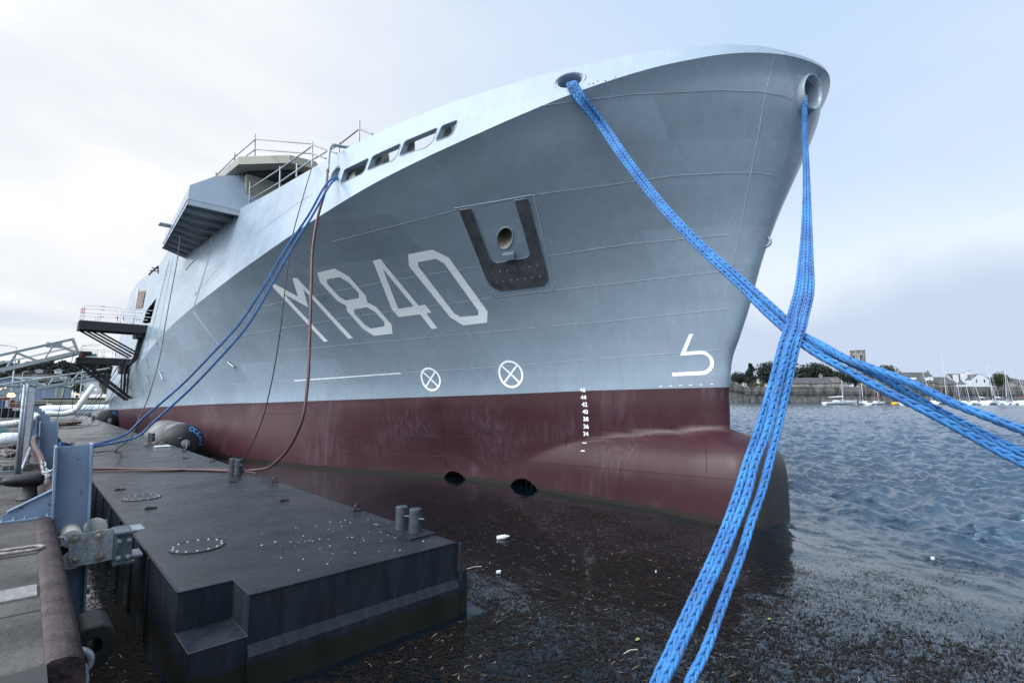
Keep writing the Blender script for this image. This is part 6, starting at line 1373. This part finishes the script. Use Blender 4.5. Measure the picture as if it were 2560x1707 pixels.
# mesh site fence: one panel seen almost end on, one folded panel, on a plastic foot
def fence_panel(a, b, z0, z1, label, n_=14):
    root = empty('site_fence', V(a.x, a.y, QZ), label, 'fence', 'wire site fence panels')
    d = b - a
    for P in (a, b): 
        mb = MB(); mb.tube([V(P.x, P.y, z0), V(P.x, P.y, z1)], .021, 8); mb.build('post', M['galv'], root, smooth=True)
    for z in (z0 + .12, z1 - .02): mb = MB(); mb.tube([V(a.x, a.y, z), V(b.x, b.y, z)], .017, 6); mb.build('rail', M['galv'], root, smooth=True)
    mb = MB()
    for i in range(1, n_): p = a + d * (i / n_); mb.tube([V(p.x, p.y, z0 + .12), V(p.x, p.y, z1 - .03)], .0022, 4, caps=False)
    for i in range(1, 8): z = z0 + .12 + (z1 - z0 - .15) * i / 8; mb.tube([V(a.x, a.y, z), V(b.x, b.y, z)], .0022, 4, caps=False)
    mb.build('wire_mesh', M['galv'], root); return root
f1 = aty(45, 1180, 11.1); f2 = aty(57, 1178, 11.2)
fence_panel(V(-.035, 11.1, 0), V(-3.4, 12.4, 0), QZ + .05, 2.87, 'wire mesh fence panel running left out of the picture behind the black bollard', 44)
fence_panel(V(.0, 11.15, 0), V(.10, 12.9, 0), QZ + .05, 2.89, 'wire mesh fence panel folded back along the quay edge', 22)
mb = MB(); mb.box(V(-.10, 11.05, QZ + .06), .62, .24, .12, None, .02)
for i in range(3): mb.box(V(-.32 + .2 * i, 10.915, QZ + .05), .10, .02, .06)
tag(mb.build('ballast_block', M['foot'], None), 'dark recycled plastic block carrying the near fence posts', 'ballast block')
mb = MB(); mb.box(V(.05, 12.75, QZ + .06), .55, .24, .12, None, .02); tag(mb.build('ballast_block', M['foot'], None), 'dark plastic fence block farther back at the quay lip', 'ballast block')
tubeobj('brace_tube', [V(.02, 11.3, QZ + .12), V(.12, 12.6, QZ + .42)], .02, 'galv', 'short galvanised brace leaning between the two fence feet', 'brace')
# fat brown hose over the edge by the first pile
tubeobj('supply_hose', catmull([qp(8, 1128, 1.42), qp(18, 1140, 1.4), qp(45, 1128, 1.42), qp(70, 1112, 1.5), aty(88, 1118, 11.6), aty(103, 1145, 10.6), aty(112, 1180, 9.8), aty(122, 1215, 9.2), aty(128, 1250, 8.8), aty(130, 1290, 8.6)], 8), .038, 'hose', 'fat brown red hose looping over the quay edge behind the nearest pile', 'hose', 10)
# small chain at the pile
def chain(P, r, label):
    root = empty('chain', P[0], label, 'chain'); Q = resample(catmull(P, 12), r * 3.2)
    for i, (a, b) in enumerate(zip(Q, Q[1:])):
        t = (b - a).normalized(); e = t.orthogonal().normalized() if i % 2 else t.cross(t.orthogonal()).normalized(); c = (a + b) / 2; mb = MB()
        mb.tube([c + t * (r * 2.2 * cos(w)) + e * (r * 1.2 * sin(w)) for w in np.linspace(0, 2 * pi, 11)[:-1]], r * .42, 5, closed=True); mb.build('chain_link', M['galv'], root, smooth=True)
chain([aty(108, 1152, 9.6), aty(113, 1180, 9.3), aty(122, 1182, 9.0), aty(128, 1176, 8.7)], .024, 'galvanised chain hanging at the quay lip left of the nearest pile')
chain([aty(113, 1190, 9.3), aty(120, 1191, 9.0), aty(128, 1186, 8.7)], .02, 'second short chain just under the first one')
# white ribbed ventilation duct on the quay and its far part
def duct(P, r, label, ribs=True):
    root = empty('ventilation_duct', P[0], label, 'duct'); C = resample(catmull(P, 16), .10); mb = MB(); rr = [r * (1 + .035 * cos(i * 2.1)) for i in range(len(C))]; mb.tube(C, rr, 18); mb.build('sleeve', M['duct'], root, smooth=True)
    if ribs:
        for i in range(4, len(C) - 4, 8):
            t = (C[i + 1] - C[i - 1]).normalized(); e = t.orthogonal().normalized(); f = t.cross(e); mb = MB(); mb.tube([C[i] + e * (r * 1.05 * cos(w)) + f * (r * 1.05 * sin(w)) for w in np.linspace(0, 2 * pi, 19)[:-1]], .014, 5, closed=True); mb.build('hoop', M['cream'], root)
    return root
Yd = 24.0
duct([aty(-90, 1062, Yd), aty(0, 1061, Yd), aty(45, 1056, Yd), aty(75, 1050, Yd + 1), aty(90, 1042, Yd + 3), aty(88, 1036, Yd + 5), aty(78, 1030, Yd + 6)], .095, 'white hooped ventilation duct lying across the quay and curling back')
Yf = 56.0
duct([aty(86, 1036, Yf), aty(120, 1034, Yf), aty(160, 1034, Yf), aty(185, 1027, Yf), aty(205, 1003, Yf), aty(222, 980, Yf), aty(236, 962, Yf)], .22, 'white duct rising from the pontoon end towards the ship stern', False)
mb = MB(); 
P = [aty(x, y, 66.0) for x, y in ((70, 1018), (160, 1017), (300, 1019))]
mb.lathe(aty(60, 1030, 66.0), V(1, 0, 0), [(.02, 0), (.45, .6), (.62, 1.6), (.66, 4), (.66, 16)], 20, xdir=(0, 0, 1)); o = mb.build('hull', M['gel'], None, smooth=True)
r_ = empty('white_launch', aty(60, 1030, 66.0), 'long low white hull with a thin blue line lying beyond the pontoon end', 'boat'); set_parent(o, r_)
mb = MB(); mb.box(aty(60, 1030, 66.0) + V(8, -.665, .12), 12, .02, .07); mb.build('blue_line', M['truck_blue'], r_)
# clutter: coils, pallet bits, hoses
cl = [(20, 1095, .20, 'galv_pale', 'pale rounded machine cover on the quay behind the fence', .16), (6, 1072, .3, 'dark_steel', 'dark green metal hopper at the left edge of the quay', .22)]
P = qp(24, 1108); mb = MB(); mb.lathe(P + V(-.25, 0, .12), V(1, 0, 0), [(.02, 0), (.16, .03), (.18, .1), (.18, .38), (.14, .45), (.02, .46)], 16, xdir=(0, 0, 1)); tag(mb.build('pump_cover', M['roof_pale'], None, angle=45), 'pale rounded pump cover on the quay behind the fence', 'pump')
P = qp(5, 1085); mb = MB(); mb.prism([P + V(-.4, 0, 0), P + V(.1, 0, 0), P + V(.25, 0, .42), P + V(-.55, 0, .42)], V(0, .6, 0)); tag(mb.build('metal_hopper', M['net_green'], None), 'dark green metal hopper at the left edge of the quay', 'hopper')
rng = np.random.default_rng(21); mb = MB()
for i in range(16):
    x, y = rng.uniform(-20, 95), rng.uniform(1062, 1160); P0 = qp(min(x, 90), y, QZ + .02); pts = [P0 + V(rng.uniform(-.7, .25) - .3 * k, rng.uniform(-.6, .9), .0) for k in range(5)]; pts = [V(min(p.x, .12), p.y, QZ + .02 + .01 * (i % 3)) for p in pts]
    mb.m = i % 3; mb.tube(resample(catmull(pts, 10), .08), float(rng.choice([.010, .014, .02])), 6)
tag(mb.build('cable_tangle', [M['black_steel'], M['hose'], M['net_green']], None, smooth=True), 'tangle of cables and hoses strewn over the quay behind the fence', 'cables', kind='stuff')
P = atz(155, 1060, PZ + .05); mb = MB(); k = 9
mb.prism([P + V(.9 * cos(2 * pi * i / k) * (1 + .2 * sin(i * 2.3)), 1.0 * sin(2 * pi * i / k), 0) for i in range(k)], V(.1, 0, .14)); tag(mb.build('tarpaulin', M['tarp'], None), 'folded brown tarpaulin lying on the pontoon beside the piles', 'tarpaulin')
for k_, (x, y) in enumerate(((372, 1112), (392, 1108), (452, 1098))):
    P = atz(x, y, PZ + .03); mb = MB(); mb.tube([P + V((.22 - .02 * j) * cos(j * .6), (.28 - .02 * j) * sin(j * .6), .02 + .004 * j) for j in range(10)], .03, 6); tag(mb.build('rope_coil', M['rope_old'], None, smooth=True), ['old grey rope coil on the pontoon just left of the big fender', 'old rope coil second from the left by the big fender', 'old rope lashing nearest to the pair of bollards at the fender'][k_], 'rope coil')
P = atz(400, 1117, PZ + .01); mb = MB(); mb.box(P + V(.1, .2, .01), .45, .4, .02); tag(mb.build('grating_board', M['roof_pale'], None), 'white grating board lying on the pontoon by the fender', 'board')
# lorry crane, blue container
Yt = 44.0
def pbox(mb, x0, y0, x1, y1, Y, dep): a, b = aty(x0, y1, Y), aty(x1, y0, Y); mb.box(V((a.x + b.x) / 2, Y + dep / 2, (a.z + b.z) / 2), b.x - a.x, dep, b.z - a.z, None, .01)
tr = empty('work_lorry', aty(20, 1030, Yt), 'dark red machine with a blue and grey cabinet standing on the quay at the left', 'lorry')
for nm, x0, y0, x1, y1, m_, dp in (('cabinet', -25, 1001, 10, 1027, 'truck_blue', 2), ('cabinet_door', 11, 997, 22, 1026, 'roof_pale', 2), ('cab_roof', -25, 994, 24, 1000, 'red_paint', 2.2), ('chassis', 24, 1012, 50, 1030, 'red_paint', 1.5), ('crane_base', 26, 999, 36, 1004, 'red_paint', 1), ('name_panel', 31, 1019, 50, 1026, 'gel', -.05)):
    mb = MB(); pbox(mb, x0, y0, x1, y1, Yt, dp); mb.build(nm, M[m_], tr)
for x in (4, 40): mb = MB(); P = aty(x, 1033, Yt); mb.lathe(P, V(0, 1, 0), [(.05, -.05), (.2, -.05), (.42, 0), (.42, .3)], 16); mb.build('wheel', M['rubber'], tr, angle=40)
mb = MB(); P = aty(28, 988, Yt); mb.lathe(P, V(0, 0, 1), [(.16, -.1), (.20, 0), (.12, .14)], 10); mb.build('beacon', M['lamp_glow'], tr)

# ------------------------------------------------------------------ left background: fishing port and wooded hill
def yz(py, Y, px=120): return aty(px, py, Y).z
mb = MB(); mb.quad((-140, 165, .9), (60, 165, .9), (60, 700, .9), (-140, 700, .9)); mb.quad((-140, 165, .9), (60, 165, .9), (60, 165, -1), (-140, 165, -1)); tag(mb.build('far_quay', M['soil'], None), kind='structure')
# hill as terrain with a wood on it
mb = MB(); nx_, ny_ = 40, 10
def hillz(x, y): return 1 + 19.5 * math.exp(-((y - 430) / 90) ** 2) * (.75 + .25 * sin(x * .03 + 1)) * (1 / (1 + math.exp((x - 62) / 9)))
for i in range(nx_):
    for j in range(ny_):
        x0, x1 = -160 + i * 6, -154 + i * 6; y0, y1 = 300 + j * 16, 316 + j * 16; mb.quad(*[(a, b, hillz(a, b)) for a, b in ((x0, y0), (x1, y0), (x1, y1), (x0, y1))])
tag(mb.build('hill', M['soil'], None, smooth=True), kind='structure')
rngh = np.random.default_rng(8); vs, fs, k0 = [], [], 0
for i in range(150):
    x = rngh.uniform(-45, 62); y = rngh.uniform(330, 430); z = hillz(x, y); v, f = leaf_crown((x, y, z + 2.0), rngh.uniform(3, 5.5), 4, rngh.uniform(2.5, 4.5), 260, .9, 300 + i, lobes=4); vs.append(v); fs.append(f + k0); k0 += len(v)
o = crown_obj('wood', np.concatenate(vs), np.concatenate(fs), M['leaf_dark']); tag(o, 'dark wood covering the distant hill behind the port', 'wood', kind='stuff')
def ytree(px, Y, base, top, wpx, label, m_, seed, conifer=False, n=900):
    P = aty(px, base, Y); tp = aty(px, top, Y); h = tp.z - P.z; rw = (aty(px + wpx / 2, base, Y) - P).length; root = empty('conifer' if conifer else 'tree', P, label, 'tree', 'trees in the port background')
    mb = MB(); mb.tube([P, P + V(0, 0, h * .7)], [.3, .1], 6); mb.build('trunk', M['bark'], root)
    if conifer:
        v, f = [], []; k = 0
        for i in range(7): a, b = leaf_crown((P.x, P.y, P.z + h * (.2 + .75 * i / 7)), rw * (1 - .8 * i / 7), rw * (1 - .8 * i / 7), h * .09, n // 7, rw * .12, seed + i, lobes=4); v.append(a); f.append(b + k); k += len(a)
        v, f = np.concatenate(v), np.concatenate(f)
    else: v, f = leaf_crown((P.x, P.y, P.z + h * .5), rw, rw, h * .52, n, rw * .09, seed, squash_bottom=.9)
    crown_obj('crown', v, f, M[m_], root)
ytree(45, 400, 925, 895, 18, 'pointed conifer sticking out of the hill wood, left one', 'leaf_dark', 500, True); ytree(161, 400, 925, 897, 16, 'pointed conifer sticking out of the hill wood, right one', 'leaf_dark', 520, True)
ytree(8, 300, 930, 898, 26, 'dark rounded tree at the left edge above the gangway', 'leaf_dark', 540); ytree(192, 160, 994, 948, 40, 'dark green tree beside the blue and yellow shed', 'leaf_mid', 560, n=1600)
ytree(262, 150, 985, 938, 36, 'dark tree showing between the gangways and the ship stern', 'leaf_mid', 580, n=1200)
def shed(x0, x1, base, eave, ridge, Y, dep, wm, rm, label, panels=()):
    a, b = aty(x0, base, Y), aty(x1, base, Y); ze, zr = yz(eave, Y, (x0 + x1) / 2), yz(ridge, Y, (x0 + x1) / 2); root = empty('port_shed', a, label, 'shed'); mb = MB(); mb.prism([a, b, V(b.x, b.y, ze), V((a.x + b.x) / 2, b.y, zr - .1), V(a.x, a.y, ze)], V(0, dep, 0)); mb.build('wall', M[wm], root)
    mb = MB(); c = V((a.x + b.x) / 2, Y, zr); 
    for p in (V(a.x - .4, Y, ze), V(b.x + .4, Y, ze)): mb.prism([p - V(0, .4, 0), c - V(0, .4, 0), c + V(0, -.4, .25), p + V(0, -.4, .25)], V(0, dep + .8, 0))
    mb.build('roof', M[rm], root)
    for (p0, p1) in panels: q, s = aty(p0, base, Y), aty(p1, base, Y); mb = MB(); mb.box(V((q.x + s.x) / 2, Y - .06, (q.z + ze) / 2), s.x - q.x, .1, ze - q.z - .3); mb.build('panel', M['shed_yellow'], root)
shed(-70, 106, 1000, 962, 943, 190, 30, 'shed_blue', 'roof_pale', 'big blue grey port shed with a low pale gabled roof')
shed(106, 178, 996, 968, 963, 185, 25, 'shed_blue', 'roof_pale', 'blue shed with two yellow vertical panels', panels=((136, 141), (152, 158)))
shed(190, 262, 985, 957, 950, 230, 25, 'roof_pale', 'roof_pale', 'pale low shed half hidden by the farther gangway')
shed(20, 175, 952, 936, 933, 290, 20, 'granite', 'slate', 'long terrace of dark buildings below the hill wood')
shed(89, 106, 935, 927, 924, 330, 10, 'render_white', 'roof_pale', 'white house on the hill, left one'); shed(138, 154, 936, 926, 923, 330, 10, 'render_white', 'roof_pale', 'white house on the hill, right one')
for i, x in enumerate(np.linspace(30, 165, 13)):
    o = bpy.data.objects.get('port_shed.003')
    a = aty(x, 944, 289.8); mb = MB(); mb.box(a, 1.3, .15, .9); mb.build('window', M['render_white'], o)
def lamp(px, base, top, Y, arm, label):
    a = aty(px, base, Y); t = aty(px, top, Y); root = empty('street_lamp', a, label, 'street lamp', 'tall lamps in the port'); mb = MB(); mb.tube([a, V(a.x, a.y, t.z)], [.10, .05], 6); mb.build('pole', M['mast'], root)
    mb = MB(); mb.tube([V(a.x, a.y, t.z), V(a.x + arm, a.y, t.z + .15)], .05, 5); mb.box(V(a.x + arm * 1.1, a.y, t.z + .14), abs(arm) * .5, .3, .1); mb.build('lamp_head', M['mast'], root)
lamp(27, 1000, 867, 95, -1.2, 'tall street lamp rising behind the nearer gangway at the left'); lamp(50, 998, 930, 130, .6, 'thin pale lamp pole in front of the blue shed'); lamp(200, 994, 922, 120, .6, 'pale lamp pole left of the rising white duct')
for k_, (x, y) in enumerate(((4, 972), (233, 973), (193, 985))):
    P = aty(x, y, 120); mb = MB(); mb.box(P, [1.3, .9, .3][k_], .3, [.25, .14, .2][k_], (V(.8, 0, .6), V(0, 1, 0), V(-.6, 0, .8)) if k_ == 0 else None); tag(mb.build('lit_lamp', M['lamp_glow'], None), ['warm floodlight glowing at the left edge behind the gangway', 'warm light strip glowing behind the white duct', 'small warm light at the foot of the right lamp pole'][k_], 'lamp')
def workboat(px, Y, w, label, cab=(.1, .55), m_='gel', wl=1016):
    P = aty(px, wl, Y); P.z = 0; s = (aty(px + w / 2, wl, Y) - aty(px - w / 2, wl, Y)).length / 10; root = empty('fishing_boat', P, label, 'fishing boat', 'working boats in the fishing port'); d = V(1, 0, 0); k = 5
    st = [(-5, 1.3, 1.0), (-3, 1.6, .9), (1, 1.7, 1.0), (3.6, 1.1, 1.5), (5, .1, 2.0)]; mb = MB()
    for (t, b, z) in st: mb.v += [tuple(P + V(t * s, y * s, zz * s)) for y, zz in ((-b, z), (-b * .85, .1), (0, -.4), (b * .85, .1), (b, z))]
    for i in range(4):
        for j in range(4): mb.f.append((i * k + j, i * k + j + 1, (i + 1) * k + j + 1, (i + 1) * k + j)); mb.mi.append(0)
        mb.f.append((i * k, i * k + 4, (i + 1) * k + 4, (i + 1) * k)); mb.mi.append(0)
    mb.f.append((0, 1, 2, 3, 4)); mb.mi.append(0); mb.build('hull', M[m_], root)
    mb = MB(); x0, x1 = cab[0] * 10 * s - 5 * s, cab[1] * 10 * s - 5 * s; mb.box(P + V((x0 + x1) / 2, 0, 1.75 * s), x1 - x0, 2.2 * s, 1.7 * s, None, .1); mb.box(P + V((x0 + x1) / 2 + .3 * s, 0, 3.1 * s), (x1 - x0) * .55, 1.7 * s, 1.2 * s, None, .08); c = mb.build('wheelhouse', M['gel'], root)
    for i in range(4): mb = MB(); mb.box(P + V(x0 + (x1 - x0) * (.2 + .2 * i), -1.11 * s, 1.95 * s), .3 * s, .05, .4 * s); mb.build('window', M['glass_dark'], c)
    mb = MB(); mb.tube([P + V(x0 + 1.5 * s, 0, 3 * s), P + V(x0 + 1.5 * s, 0, 6.2 * s)], .09 * s, 6); mb.tube([P + V(x0 + 1.5 * s, 0, 5 * s), P + V(4 * s, 0, 2 * s)], .04 * s, 4); mb.build('mast', M['gel'], root)
workboat(125, 138, 46, 'white fishing boat with a stepped wheelhouse and short mast below the blue shed', (.15, .7)); workboat(168, 140, 34, 'smaller white boat to the right of the white fishing boat', (.3, .7)); workboat(205, 142, 34, 'grey workboat behind the rising white duct', (.2, .5), 'blue_steel'); workboat(238, 140, 30, 'white boat with a red ring, close to the ship stern', (.3, .8)); workboat(70, 143, 40, 'low grey boat seen behind the fence posts', (.5, .8), 'blue_steel')
